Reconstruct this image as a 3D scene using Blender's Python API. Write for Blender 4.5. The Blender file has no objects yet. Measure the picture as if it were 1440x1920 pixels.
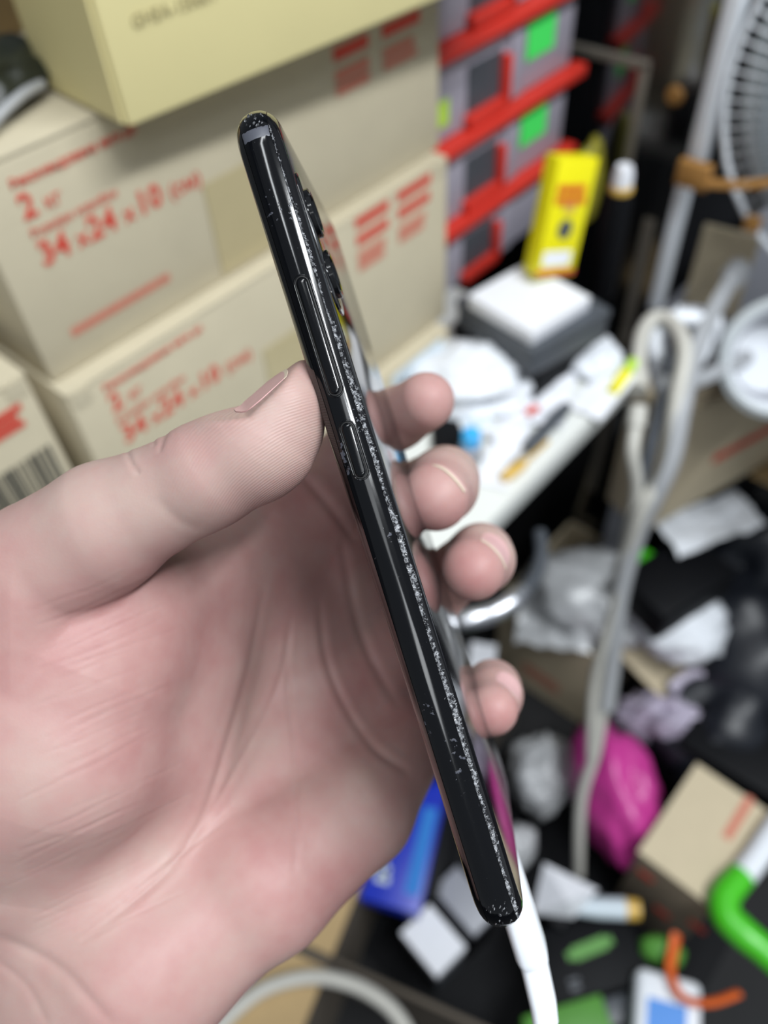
import bpy, bmesh, math, random
import numpy as np
from mathutils import Vector, Matrix, noise
from mathutils.bvhtree import BVHTree

random.seed(7)
sc = bpy.context.scene
COL = sc.collection

# ------------------------------------------------------------------ camera
# camera frame: x right, y down, z forward (pixels of a 1440 x 1920 frame, focal length 1500 px)
FPX = 1500.0
_v = np.array([100.0, 1290.0, FPX]); _v /= np.linalg.norm(_v)
_d = np.array([2130.0, -1960.0, FPX]); _d /= np.linalg.norm(_d)
AZ = -_v
AX = _d - AZ * (_d @ AZ); AX /= np.linalg.norm(AX)
AY = np.cross(AZ, AX)
R = np.array([AX, AY, AZ])                    # camera frame -> world


def cam2w(p):
    return np.asarray(p) @ R.T


def ray(x, y):
    return R @ np.array([(x - 720) / FPX, (y - 960) / FPX, 1.0])


def onZ(x, y, z):
    r = ray(x, y); return Vector(r * z / r[2])


def onY(x, y, v):
    r = ray(x, y); return Vector(r * v / r[1])


def onX(x, y, v):
    r = ray(x, y); return Vector(r * v / r[0])


def C(x, y, mm):
    d = mm / 1000.0
    return Vector(R @ np.array([(x - 720) / FPX * d, (y - 960) / FPX * d, d]))


cam = bpy.data.cameras.new('camera')
cam.sensor_fit = 'VERTICAL'; cam.sensor_height = 36.0
cam.lens = 36.0 * FPX / 1920.0
cam.clip_start = 0.01; cam.clip_end = 20
cam.dof.use_dof = True
cam.dof.focus_distance = 0.143
cam.dof.aperture_fstop = 9.5
cam.dof.aperture_blades = 0
cob = bpy.data.objects.new('camera', cam); COL.objects.link(cob)
right, up, back = R @ np.array([1, 0, 0]), R @ np.array([0, -1, 0]), R @ np.array([0, 0, -1])
cob.matrix_world = Matrix(((right[0], up[0], back[0], 0), (right[1], up[1], back[1], 0), (right[2], up[2], back[2], 0), (0, 0, 0, 1)))
sc.camera = cob

# ------------------------------------------------------------------ light
w = bpy.data.worlds.new('room_air'); sc.world = w; w.use_nodes = True
bg = w.node_tree.nodes['Background']
bg.inputs[0].default_value = (0.86, 0.93, 1.0, 1); bg.inputs[1].default_value = 0.22


def area(name, loc, sx, sy, power, color=(0.93, 0.97, 1.0), rz=0.0):
    l = bpy.data.lights.new(name, 'AREA'); l.shape = 'RECTANGLE'; l.size = sx; l.size_y = sy
    l.energy = power; l.color = color
    o = bpy.data.objects.new(name, l); COL.objects.link(o)
    o.location = loc; o.rotation_euler = (0, 0, rz)
    return o


# ceiling tubes about 1.3 m above the lens, plus two added fill panels
area('ceiling_tube_light', (0.40, -0.78, 1.25), 1.25, 0.12, 38, rz=0.1)
area('ceiling_tube_light', (0.00, 0.00, 1.30), 1.25, 0.12, 7, rz=0.1)
area('added_fill_panel', (-0.55, -0.75, 1.30), 0.9, 0.45, 4, rz=0.1)  # unseen panel, added to put a soft streak on the phone rail
area('added_fill_panel', (-1.20, -1.30, 1.30), 0.9, 0.45, 9, rz=0.1)  # another added panel: lengthens that streak and brightens the left-facing cardboard

vs = sc.view_settings
vs.view_transform = 'Standard'; vs.look = 'None'; vs.gamma = 1.0; vs.exposure = 0.35
vs.use_curve_mapping = False


# ------------------------------------------------------------------ materials
def srgb(r, g, b):
    def f(c):
        c /= 255.0
        return c / 12.92 if c <= 0.04045 else ((c + 0.055) / 1.055) ** 2.4
    return (f(r), f(g), f(b), 1.0)


def new_mat(name):
    m = bpy.data.materials.new(name); m.use_nodes = True
    return m, m.node_tree.nodes, m.node_tree.links, m.node_tree.nodes['Principled BSDF']


def mat(name, col, rough=0.6, metal=0.0, var=0.12, scale=60.0, bump=0.0, bscale=200.0, spec=0.5, **kw):
    """principled with slight procedural mottling"""
    m, n, l, b = new_mat(name)
    b.inputs['Roughness'].default_value = rough; b.inputs['Metallic'].default_value = metal
    b.inputs['Specular IOR Level'].default_value = spec
    tc = n.new('ShaderNodeTexCoord')
    nz = n.new('ShaderNodeTexNoise'); nz.inputs['Scale'].default_value = scale; nz.inputs['Detail'].default_value = 4
    l.new(tc.outputs['Object'], nz.inputs['Vector'])
    mx = n.new('ShaderNodeMix'); mx.data_type = 'RGBA'
    c = list(col)
    mx.inputs['A'].default_value = [max(0, v * (1 - var)) for v in c[:3]] + [1]
    mx.inputs['B'].default_value = [min(1, v * (1 + var)) for v in c[:3]] + [1]
    l.new(nz.outputs['Fac'], mx.inputs['Factor']); l.new(mx.outputs['Result'], b.inputs['Base Color'])
    if bump > 0:
        n2 = n.new('ShaderNodeTexNoise'); n2.inputs['Scale'].default_value = bscale; n2.inputs['Detail'].default_value = 5
        l.new(tc.outputs['Object'], n2.inputs['Vector'])
        bp = n.new('ShaderNodeBump'); bp.inputs['Strength'].default_value = bump; bp.inputs['Distance'].default_value = 0.001
        l.new(n2.outputs['Fac'], bp.inputs['Height']); l.new(bp.outputs['Normal'], b.inputs['Normal'])
    for k, v in kw.items():
        b.inputs[k].default_value = v
    return m


M = {}
M['card'] = mat('pale_cardboard', srgb(189, 179, 154), 0.8, var=0.06, scale=40, bump=0.15)
M['card2'] = mat('brown_cardboard', srgb(176, 150, 108), 0.8, var=0.08, scale=40, bump=0.15)
M['card3'] = mat('tan_cardboard', srgb(196, 182, 154), 0.8, var=0.05, scale=40, bump=0.1)
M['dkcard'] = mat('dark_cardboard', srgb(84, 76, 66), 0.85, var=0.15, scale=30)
M['tape'] = mat('tan_tape', srgb(180, 167, 130), 0.35, var=0.04)
M['redink'] = mat('red_ink', srgb(202, 72, 56), 0.8, var=0.15, scale=400)
M['paleink'] = mat('pale_red_ink', srgb(196, 120, 100), 0.8, var=0.15, scale=400)
M['blackink'] = mat('black_ink', srgb(70, 68, 60), 0.8, var=0.2, scale=300)
M['yellowcard'] = mat('pale_yellow_card', srgb(224, 212, 156), 0.6, var=0.04, scale=20)
M['white'] = mat('white_paper', srgb(226, 228, 234), 0.6, var=0.04)
M['whiteplastic'] = mat('white_plastic', srgb(226, 230, 236), 0.35, var=0.03)
M['bluewhite'] = mat('bluish_white_label', srgb(196, 208, 216), 0.5, var=0.04)
M['grey'] = mat('grey_plastic', srgb(150, 152, 160), 0.45, var=0.08)
M['greycable'] = mat('grey_cable', srgb(160, 162, 165), 0.45, var=0.08)
M['palecable'] = mat('pale_cable', srgb(190, 188, 180), 0.45, var=0.08)
M['dgrey'] = mat('dark_grey_plastic', srgb(72, 76, 82), 0.45, var=0.15)
M['black'] = mat('black_plastic', srgb(13, 14, 17), 0.55, var=0.2, spec=0.12)
M['blackbag'] = mat('black_bag_film', srgb(24, 27, 34), 0.42, var=0.2, bump=0.08, bscale=60)
M['mirror'] = mat('polished_black_panel', srgb(12, 13, 15), 0.10, var=0.1, IOR=2.3)
M['shadedcard'] = mat('shaded_tan_cardboard', srgb(122, 110, 94), 0.85, var=0.1, scale=30)  # tan carton's side, its shade mixed into the colour
M['shroud'] = mat('fan_shroud_grey', srgb(112, 119, 124), 0.5, var=0.06)
M['faintink'] = mat('faint_grey_ink', srgb(164, 154, 112), 0.7, var=0.1)
M['gloss'] = mat('gloss_black', srgb(16, 17, 19), 0.12, var=0.1)
M['greydrawer'] = mat('smoke_grey_drawer', srgb(160, 156, 168), 0.3, var=0.06)
M['redplastic'] = mat('red_plastic', srgb(212, 54, 42), 0.4, var=0.06)
M['green'] = mat('green_sticker', srgb(74, 238, 104), 0.6, var=0.04)
M['lime'] = mat('lime_sticker', srgb(176, 214, 70), 0.6, var=0.04)
M['yellow'] = mat('bright_yellow_card', srgb(232, 222, 10), 0.4, var=0.04)
M['dyellow'] = mat('dull_yellow_film', srgb(142, 136, 44), 0.4, var=0.2)
M['benchwhite'] = mat('bench_laminate', srgb(214, 216, 212), 0.4, var=0.05)
M['bagwhite'] = mat('white_bag_film', srgb(222, 226, 232), 0.4, var=0.05, bump=0.3, bscale=70)
M['baggrey'] = mat('grey_clear_film', srgb(182, 184, 186), 0.3, var=0.12, bump=0.3, bscale=70)
M['lilac'] = mat('lilac_film', srgb(170, 162, 180), 0.4, var=0.15)
M['magenta'] = mat('magenta_film', srgb(190, 58, 140), 0.35, var=0.18, scale=25, bump=0.2, bscale=60)
M['blue'] = mat('royal_blue_card', srgb(24, 48, 176), 0.35, var=0.08)
M['sky'] = mat('sky_blue_print', srgb(44, 124, 205), 0.4, var=0.06)
M['cyan'] = mat('cyan_cap', srgb(50, 170, 235), 0.4, var=0.06)
M['brightgreen'] = mat('bright_green_plastic', srgb(72, 190, 36), 0.3, var=0.06)
M['leafgreen'] = mat('leaf_green_print', srgb(78, 136, 52), 0.45, var=0.1)
M['orange'] = mat('orange_plastic', srgb(214, 96, 36), 0.45, var=0.08)
M['rust'] = mat('rusty_brown_tape', srgb(160, 116, 60), 0.6, var=0.25, scale=120)
M['amber'] = mat('amber_plastic', srgb(206, 168, 80), 0.4, var=0.1)
M['chrome'] = mat('bright_chrome', srgb(215, 217, 224), 0.36, metal=1.0, var=0.03)
M['steel'] = mat('dull_steel', srgb(128, 122, 112), 0.45, metal=0.3, var=0.1)
M['fanwhite'] = mat('fan_white_plastic', srgb(226, 231, 237), 0.4, var=0.04)
M['fanwire'] = mat('fan_guard_plastic', srgb(190, 196, 198), 0.4, var=0.05)
M['fanblade'] = mat('fan_blade_bluegrey', srgb(134, 152, 162), 0.35, var=0.06)
M['olive'] = mat('olive_dark_film', srgb(34, 38, 30), 0.4, var=0.3, scale=40)
M['tile'] = mat('floor_linoleum', srgb(18, 18, 20), 0.8, var=0.2, scale=12)
M['wallpaint'] = mat('wall_paint', srgb(88, 90, 92), 0.8, var=0.06, scale=8)


# ------------------------------------------------------------------ mesh helpers
def base_of(vs_):
    a = np.asarray(vs_, float)
    return Vector(((a[:, 0].min() + a[:, 0].max()) / 2, (a[:, 1].min() + a[:, 1].max()) / 2, a[:, 2].min()))


def mk(name, verts, faces, material, parent=None, smooth=False, bevel=0.0, seg=2, auto=None):
    """verts are WORLD coordinates; the origin goes to the base of the piece"""
    o0 = base_of(verts)
    me = bpy.data.meshes.new(name)
    if isinstance(verts, np.ndarray):
        me.from_pydata((verts - np.array(o0)).tolist(), [], faces)
    else:
        me.from_pydata([tuple(Vector(v) - o0) for v in verts], [], faces)
    me.validate(); me.update()
    if isinstance(material, str): material = M[material]
    me.materials.append(material)
    if smooth:
        me.polygons.foreach_set('use_smooth', [True] * len(me.polygons))
    if auto is not None:
        me.set_sharp_from_angle(angle=auto)
    o = bpy.data.objects.new(name, me); COL.objects.link(o)
    o.location = o0
    if parent is not None:
        o.parent = parent; o.location = o0 - wloc(parent)
    if bevel > 0:
        bm = bmesh.new(); bm.from_mesh(me)
        bmesh.ops.bevel(bm, geom=bm.edges[:], offset=bevel, segments=seg, affect='EDGES', profile=0.5)
        bm.to_mesh(me); bm.free()
        me.polygons.foreach_set('use_smooth', [True] * len(me.polygons)); me.set_sharp_from_angle(angle=0.6)
    return o


def wloc(o):
    p = Vector(o.location)
    while o.parent is not None:
        o = o.parent; p += o.location
    return p


def thing(name, loc):
    o = bpy.data.objects.new(name, None); COL.objects.link(o); o.location = loc
    o.empty_display_size = 0.02
    return o


def tag(o, label, cat, group=None, kind=None):
    o['label'] = label
    if cat: o['category'] = cat
    if group: o['group'] = group
    if kind: o['kind'] = kind
    return o


def struct(o, kind='structure'):
    o['kind'] = kind
    return o


def rotz(a):
    return Matrix.Rotation(a, 3, 'Z')


def boxv(c, size, rot=None):
    """8 corners of a box with base centre c"""
    sx, sy, sz = size[0] / 2, size[1] / 2, size[2]
    v = [Vector((x, y, z)) for z in (0, sz) for x, y in ((-sx, -sy), (sx, -sy), (sx, sy), (-sx, sy))]
    if rot is not None: v = [rot @ p for p in v]
    return [Vector(c) + p for p in v]


BOXF = [(3, 2, 1, 0), (4, 5, 6, 7), (0, 1, 5, 4), (1, 2, 6, 5), (2, 3, 7, 6), (3, 0, 4, 7)]


def box(name, c, size, m, parent=None, rot=None, bevel=0.0, seg=2):
    return mk(name, boxv(c, size, rot), BOXF, m, parent, bevel=bevel, seg=seg)


def catmull(pts, n=10, closed=False):
    P = [Vector(p) for p in pts]; out = []
    N = len(P)
    rng = range(N) if closed else range(N - 1)
    for i in rng:
        if closed:
            a, b, c, d = P[(i - 1) % N], P[i], P[(i + 1) % N], P[(i + 2) % N]
        else:
            a, b, c, d = P[max(i - 1, 0)], P[i], P[i + 1], P[min(i + 2, N - 1)]
        for k in range(n):
            t = k / n
            out.append(0.5 * ((2 * b) + (c - a) * t + (2 * a - 5 * b + 4 * c - d) * t * t + (3 * b - a - 3 * c + d) * t ** 3))
    if not closed: out.append(P[-1])
    return out


def tube_data(path, rad, sides=10, closed=False, flat=1.0):
    """swept tube; rad: number or list per point"""
    n = len(path); V, F = [], []
    nrm = None
    for i, p in enumerate(path):
        a = path[(i - 1) % n] if (closed or i > 0) else path[i]
        b = path[(i + 1) % n] if (closed or i < n - 1) else path[i]
        t = (b - a).normalized()
        if nrm is None:
            nrm = t.orthogonal().normalized()
        nrm = (nrm - t * nrm.dot(t)).normalized()
        bi = t.cross(nrm)
        r = rad[i] if hasattr(rad, '__len__') else rad
        for k in range(sides):
            an = 2 * math.pi * k / sides
            V.append(p + nrm * math.cos(an) * r + bi * math.sin(an) * r * flat)
    for i in range(n if closed else n - 1):
        for k in range(sides):
            a = i * sides + k; b = i * sides + (k + 1) % sides
            c = ((i + 1) % n) * sides + (k + 1) % sides; d = ((i + 1) % n) * sides + k
            F.append((a, b, c, d))
    if not closed:
        F.append(tuple(range(sides - 1, -1, -1))); F.append(tuple((n - 1) * sides + k for k in range(sides)))
    return V, F


def tube(name, pts, rad, m, parent=None, sides=10, n=8, closed=False, flat=1.0, spline=True):
    path = catmull(pts, n, closed) if spline else [Vector(p) for p in pts]
    if hasattr(rad, '__len__') and len(rad) != len(path):
        x = np.linspace(0, 1, len(rad)); rad = list(np.interp(np.linspace(0, 1, len(path)), x, rad))
    V, F = tube_data(path, rad, sides, closed, flat)
    return mk(name, V, F, m, parent, smooth=True, auto=1.0)


def lathe(name, c, prof, m, parent=None, rot=None, sides=24, ring=False):
    """prof: (r, z) pairs about the Z axis, then rotated and moved to c"""
    V, F = [], []
    for r, z in prof:
        for k in range(sides):
            a = 2 * math.pi * k / sides
            p = Vector((r * math.cos(a), r * math.sin(a), z))
            V.append(Vector(c) + (rot @ p if rot is not None else p))
    n = len(prof)
    for i in range(n if ring else n - 1):
        j = (i + 1) % n
        for k in range(sides):
            F.append((i * sides + k, i * sides + (k + 1) % sides, j * sides + (k + 1) % sides, j * sides + k))
    if not ring:
        F.append(tuple(range(sides - 1, -1, -1))); F.append(tuple((n - 1) * sides + k for k in range(sides)))
    return mk(name, V, F, m, parent, smooth=True, auto=0.7)


def bag(name, c, size, m, parent=None, rot=None, seed=0, amp=0.35, freq=2.2, sub=4):
    """a crumpled plastic bag: folded, ridged blob, flat underneath"""
    bm = bmesh.new(); bmesh.ops.create_icosphere(bm, subdivisions=sub, radius=1.0)
    off = Vector((seed * 3.7, seed * 1.9, -seed * 2.3))
    V = []
    for v in bm.verts:
        d = v.co.normalized()
        q = d * freq + off
        n1 = noise.ridged_multi_fractal(q, 1.0, 2.0, 3, 1.0, 2.0, noise_basis='PERLIN_ORIGINAL') - 1.0
        n2 = noise.noise(d * 1.3 + off)
        n3 = noise.noise(d * freq * 4 + off)
        r = 1 + amp * (0.55 * n1 + 0.5 * n2 + 0.12 * n3)
        p = d * r
        if p.z < -0.45: p.z = -0.45 + (p.z + 0.45) * 0.12
        V.append(Vector((p.x * size[0] / 2, p.y * size[1] / 2, (p.z + 0.5) * size[2] / 1.5)))
    F = [tuple(v.index for v in f.verts) for f in bm.faces]; bm.free()
    if rot is not None: V = [rot @ p for p in V]
    V = [Vector(c) + p for p in V]
    return mk(name, V, F, m, parent, smooth=True)


def sheet(name, c, sx, sy, m, parent=None, rot=None, seed=0, amp=0.01, th=0.0008, n=18, freq=30):
    """a wavy sheet with real thickness, base centre c"""
    V, F = [], []
    off = Vector((seed * 1.7, seed * 2.9, seed))
    for s in (1, 0):
        for j in range(n + 1):
            for i in range(n + 1):
                x, y = (i / n - 0.5) * sx, (j / n - 0.5) * sy
                z = amp * (0.6 + noise.noise(Vector((x * freq, y * freq, 0)) + off) + 0.35 * noise.noise(Vector((x * freq * 3, y * freq * 3, 3)) + off))
                V.append(Vector((x, y, max(0, z) + s * th)))
    k = (n + 1) ** 2
    for j in range(n):
        for i in range(n):
            a = j * (n + 1) + i
            F.append((a, a + 1, a + n + 2, a + n + 1)); F.append((k + a + n + 1, k + a + n + 2, k + a + 1, k + a))
    rim = [i for i in range(n + 1)] + [j * (n + 1) + n for j in range(1, n + 1)] + [n * (n + 1) + i for i in range(n - 1, -1, -1)] + [j * (n + 1) for j in range(n - 1, 0, -1)]
    for a, b in zip(rim, rim[1:] + rim[:1]): F.append((b, a, k + a, k + b))
    if rot is not None: V = [rot @ p for p in V]
    return mk(name, [Vector(c) + p for p in V], F, m, parent, smooth=True, auto=0.9)


def text(name, s, origin, xdir, ydir, size, m, parent=None, depth=0.0002, bold=0.0):
    """lettering as flat mesh; origin = left end of the baseline"""
    cu = bpy.data.curves.new(name, 'FONT'); cu.body = s; cu.size = size; cu.extrude = depth; cu.offset = bold
    cu.resolution_u = 2
    t = bpy.data.objects.new(name, cu); COL.objects.link(t)
    dg = bpy.context.evaluated_depsgraph_get()
    me = bpy.data.meshes.new_from_object(t.evaluated_get(dg))
    vs_ = [v.co.copy() for v in me.vertices]; fs = [tuple(p.vertices) for p in me.polygons]
    bpy.data.objects.remove(t); bpy.data.curves.remove(cu); bpy.data.meshes.remove(me)
    X = Vector(xdir).normalized(); Y = Vector(ydir).normalized(); Z = X.cross(Y)
    V = [Vector(origin) + X * p.x + Y * p.y + Z * p.z for p in vs_]
    return mk(name, V, fs, m, parent)


def bars(name, rects, origin, xdir, ydir, m, parent=None, th=0.0003):
    """flat print as thin plates: rects = (x0, y0, x1, y1)"""
    X = Vector(xdir).normalized(); Y = Vector(ydir).normalized(); Z = X.cross(Y)
    V, F = [], []
    for x0, y0, x1, y1 in rects:
        b = len(V)
        for z in (0, th):
            for x, y in ((x0, y0), (x1, y0), (x1, y1), (x0, y1)):
                V.append(Vector(origin) + X * x + Y * y + Z * z)
        F += [tuple(b + i for i in f) for f in BOXF]
    return mk(name, V, F, m, parent)


# ================================================================== the room
ZB, ZF = -0.50, -1.27                             # bench top, floor
struct(box('floor', (0.3, 0.0, ZF - 0.02), (4.2, 3.4, 0.02), 'tile'))
struct(box('wall_back', (0.3, 0.92, ZF), (4.2, 0.06, 2.6), 'wallpaint'))
struct(box('wall_right', (1.75, 0.0, ZF), (0.06, 1.8, 2.6), 'wallpaint'))

# ---- workbench
bench = thing('workbench', (0.0, 0.55, ZF))
tag(bench, 'white laminate workbench with a black cabinet front under it', 'bench')
box('worktop', (-0.10, 0.555, ZB - 0.026), (1.40, 0.656, 0.026), 'benchwhite', bench, bevel=0.002)
box('cabinet', (-0.14, 0.67, ZF), (1.30, 0.42, -0.53 - ZF + 0.004), 'black', bench, bevel=0.002)
for x in (-0.55, -0.14, 0.27):
    box('cabinet_door', (x, 0.451, ZF + 0.05), (0.40, 0.014, 0.66), 'black', bench, bevel=0.002)

Xv, Yv, Zv = Vector((1, 0, 0)), Vector((0, 1, 0)), Vector((0, 0, 1))


def print_lines(rng, x0, y0, width, lines, lh, gap, duty=0.8):
    out = []
    for i in range(lines):
        x = x0; y = y0 - i * (lh + gap)
        end = x0 + width * rng.uniform(0.85, 1.0)
        while x < end:
            ww = rng.uniform(0.5, 1.2) * lh * 0.8
            out.append((x, y, min(end, x + ww * duty), y + lh)); x += ww
    return out


def shipping_box(x0, x1, yf, depth, z0, z1, label, seed=1, m='card', prints=True):
    """a self-locking mailer box: body, lid with folded front lip, side tabs"""
    t = thing('shipping_box', ((x0 + x1) / 2, yf + depth / 2, z0))
    tag(t, label, 'box', 'stacked mailer boxes on the bench')
    box('body', ((x0 + x1) / 2, yf + depth / 2, z0), (x1 - x0, depth, z1 - z0 - 0.003), m, t, bevel=0.0022)
    box('lid', ((x0 + x1) / 2, yf + depth / 2, z1 - 0.0035), (x1 - x0 + 0.001, depth, 0.0035), m, t, bevel=0.0015)
    for xx in (x0 + 0.009, x1 - 0.009):           # ear tabs beside the front lip
        box('ear_tab', (xx, yf - 0.0003, z1 - 0.012), (0.012, 0.0012, 0.010), m, t)
    if prints:
        fy = yf - 0.0005
        O = lambda x, z: Vector((x, fy, z))
        rng = random.Random(seed)
        h = z1 - z0; k = h / 0.124
        dz = 0.004 * (seed - 1)
        tx = 0.1612 if seed == 1 else 0.1600
        Z = lambda z: z1 + dz + (z + 0.172)
        text('printed_text', 'Рекомендована вага до', O(tx, Z(-0.189)), Xv, Zv, 0.0068, 'redink', t, bold=0.0001)
        text('printed_text', '2', O(tx, Z(-0.2055)), Xv, Zv, 0.0185, 'redink', t, bold=0.0004)
        text('printed_text', 'кг', O(tx + 0.0135, Z(-0.2055)), Xv, Zv, 0.011, 'redink', t)
        text('printed_text', 'Розміри коробки', O(tx, Z(-0.216)), Xv, Zv, 0.0068, 'redink', t)
        for s, xx, sz, bo in (('34', 0, 0.0190, 0.0004), ('x', 0.0236, 0.0145, 0.0002), ('24', 0.0315, 0.0190, 0.0004), ('x', 0.0556, 0.0145, 0.0002), ('10', 0.0645, 0.0190, 0.0004), ('(см)', 0.0885, 0.0125, 0.0001)):
            text('printed_text', s, O(tx + xx, Z(-0.2325)), Xv, Zv, sz, 'redink', t, bold=bo)
        bars('printed_line', print_lines(rng, 0, 0, 0.084, 1, 0.0052, 0, 0.85), O(tx, Z(-0.279)), Xv, Zv, 'paleink', t)
        bx0 = x1 - 0.111
        bars('printed_block', print_lines(rng, 0, 0, 0.038, 2, 0.008, 0.006, 0.95) + print_lines(rng, 0.048, 0, 0.042, 2, 0.008, 0.006, 0.95), O(bx0, Z(-0.188)), Xv, Zv, 'redink', t)
        bars('printed_block', print_lines(rng, 0, 0, 0.034, 2, 0.007, 0.0015, 0.97) + print_lines(rng, 0.048, 0, 0.036, 2, 0.006, 0.0015, 0.97), O(bx0, Z(-0.215)), Xv, Zv, 'paleink', t)
        # strip of tan tape down the front
        box('tape', (0.297 if seed == 1 else 0.306, yf - 0.0007, Z(-0.296)), (0.046, 0.0006, 0.062), 'tape', t)
    return t


shipping_box(0.139, 0.507, 0.400, 0.24, -0.300, -0.172, 'topmost printed mailer box under the pale yellow carton, marked 34 x 24 x 10', 1)
shipping_box(0.137, 0.500, 0.386, 0.24, -0.452, -0.3005, 'middle printed mailer box of the stack, behind the thumb', 2)
low = shipping_box(0.14, 0.486, 0.372, 0.25, ZB, -0.452, 'low plain mailer box at the bottom of the stack with a bluish label', 3, prints=False)
box('label_sticker', (0.440, 0.3712, ZB + 0.004), (0.07, 0.0008, 0.04), 'bluewhite', low)
box('printed_spot', (0.418, 0.3703, ZB + 0.020), (0.010, 0.0008, 0.012), 'black', low)

# ---- the box with the bar code, left of the stack
sb = thing('shipping_box', (-0.04, 0.50, ZB))
tag(sb, 'mailer box with a black bar code left of the stack', 'box', 'stacked mailer boxes on the bench')
yf = 0.392; zt = -0.277; xr = 0.124
box('body', (xr - 0.17, yf + 0.12, ZB), (0.34, 0.24, zt - ZB - 0.003), 'card', sb, bevel=0.0025)
box('lid', (xr - 0.17, yf + 0.12, zt - 0.0035), (0.341, 0.24, 0.0035), 'card', sb, bevel=0.0015)
box('ear_tab', (xr - 0.009, yf - 0.0003, zt - 0.012), (0.012, 0.0012, 0.010), 'card', sb)
rng = random.Random(5)
bars('printed_block', print_lines(rng, 0, 0, 0.05, 3, 0.0045, 0.0009, 0.95), Vector((xr - 0.0575, yf - 0.0006, zt - 0.0195)), Xv, Zv, 'redink', sb)
bc = []; x = 0.0
while x < 0.062:
    ww = rng.choice((0.0008, 0.0014, 0.0024, 0.0036)); bc.append((x, 0, x + ww, 0.05)); x += ww + rng.choice((0.0007, 0.0010, 0.0018))
bars('bar_code', bc, Vector((xr - 0.0705, yf - 0.0006, zt - 0.101)), Xv, Zv, 'blackink', sb)

# ---- pale yellow carton on the stack
yz = -0.1715
yc = onZ(243, 240, yz)
ry = rotz(math.radians(-4.0))
yb = thing('yellow_carton', (yc.x + 0.17, yc.y + 0.12, yz))
tag(yb, 'pale yellow carton sitting on top of the mailer boxes', 'box')
yw, yd, yh = 0.36, 0.085, 0.16
ctr = yc + ry @ Vector((yw / 2, yd / 2, 0))
box('body', ctr, (yw, yd, yh), 'yellowcard', yb, rot=ry, bevel=0.002)
box('side_flap', yc + ry @ Vector((-0.0012, yd / 2, 0.002)), (0.0016, yd - 0.006, yh - 0.03), 'yellowcard', yb, rot=ry)
xd = ry @ Xv
text('printed_text', 'GHSA-150601', yc + ry @ Vector((0.0155, -0.0006, 0.0405)), xd, Zv, 0.0085, 'faintink', yb)

# ---- things on the stack, upper left
cb = onZ(20, 110, -0.10)
c1 = thing('cardboard_box', (0.20, 0.56, -0.1715))
tag(c1, 'small brown cardboard box in the upper left corner', 'box')
rb = rotz(math.radians(35)); bb0 = Vector((0.272, 0.545, -0.1715)) + rb @ Vector((-0.06, 0.05, 0))
box('body', bb0, (0.12, 0.10, 0.072), 'card2', c1, rot=rb, bevel=0.002)
box('flap', bb0 + Vector((0, 0, 0.0725)) + rb @ Vector((0.0, 0.0, 0)), (0.118, 0.098, 0.002), 'card2', c1, rot=rb)
pk = thing('foil_pouch', (0.178, 0.45, -0.1715))
tag(pk, 'dark olive foil pouch with a grey rim beside the yellow carton', 'pouch')
bag('pouch_body', (0.190, 0.462, -0.1715), (0.085, 0.065, 0.030), 'olive', pk, seed=4, amp=0.3)
tube('rim', [(0.160, 0.412, -0.168), (0.178, 0.420, -0.164), (0.198, 0.428, -0.162), (0.214, 0.436, -0.164)], 0.0028, 'greycable', pk)

# ---- drawer organiser
org = thing('drawer_organiser', (0.60, 0.56, ZB))
tag(org, 'grey drawer organiser with red rails and green stickers right of the boxes', 'organiser')
OX0, OX1, OY = 0.512, 0.792, 0.45
box('casing', ((OX0 + OX1) / 2, OY + 0.105, ZB), (OX1 - OX0, 0.17, 0.50), 'dgrey', org, bevel=0.002)
pitch = 0.0832; z0 = -0.4245
drawer_me = None
col_x = (0.388, 0.4955, 0.6395, 0.747)
for r_ in range(-1, 5):
    zb = z0 + r_ * pitch
    if r_ >= 0:
        box('rail', ((OX0 + OX1) / 2 + 0.004, OY - 0.004, zb - 0.006), (OX1 - OX0 + 0.012, 0.018, 0.0125), 'redplastic', org, bevel=0.002)
    # one wide drawer per row on the visible side
    for cx, ww in ((0.672, 0.228),):
        zlo = max(zb + 0.0075, ZB + 0.002); hh = zb + pitch - 0.0085 - zlo
        d = box('drawer', (cx, OY + 0.006, zlo), (ww, 0.012, hh), 'greydrawer', org, bevel=0.0015)
        hx = cx - 0.036
        box('handle_recess', (hx, OY + 0.0012, zlo + 0.012 * hh / 0.067), (0.052, 0.004, hh * 0.60), 'dgrey', d)
        box('handle_frame', (hx + 0.029, OY - 0.004, zlo + 0.003), (0.008, 0.010, hh * 0.66), 'redplastic', d, bevel=0.001)
        box('handle_frame', (hx, OY - 0.004, zlo + 0.001), (0.060, 0.010, 0.010), 'redplastic', d, bevel=0.001)
        box('side_panel', (hx + 0.048, OY - 0.001, zlo + 0.002), (0.022, 0.006, hh * 0.92), 'greydrawer', d, bevel=0.001)
        if cx > 0.6 and r_ in (0, 1, 2):
            box('sticker', (0.7255, OY - 0.0012, zlo + 0.028), (0.047, 0.001, 0.033), 'green', d)
        if cx > 0.6 and r_ == 1:
            box('price_tag', (0.574, OY - 0.0012, zlo + 0.014), (0.016, 0.001, 0.022), 'lime', d)

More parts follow.
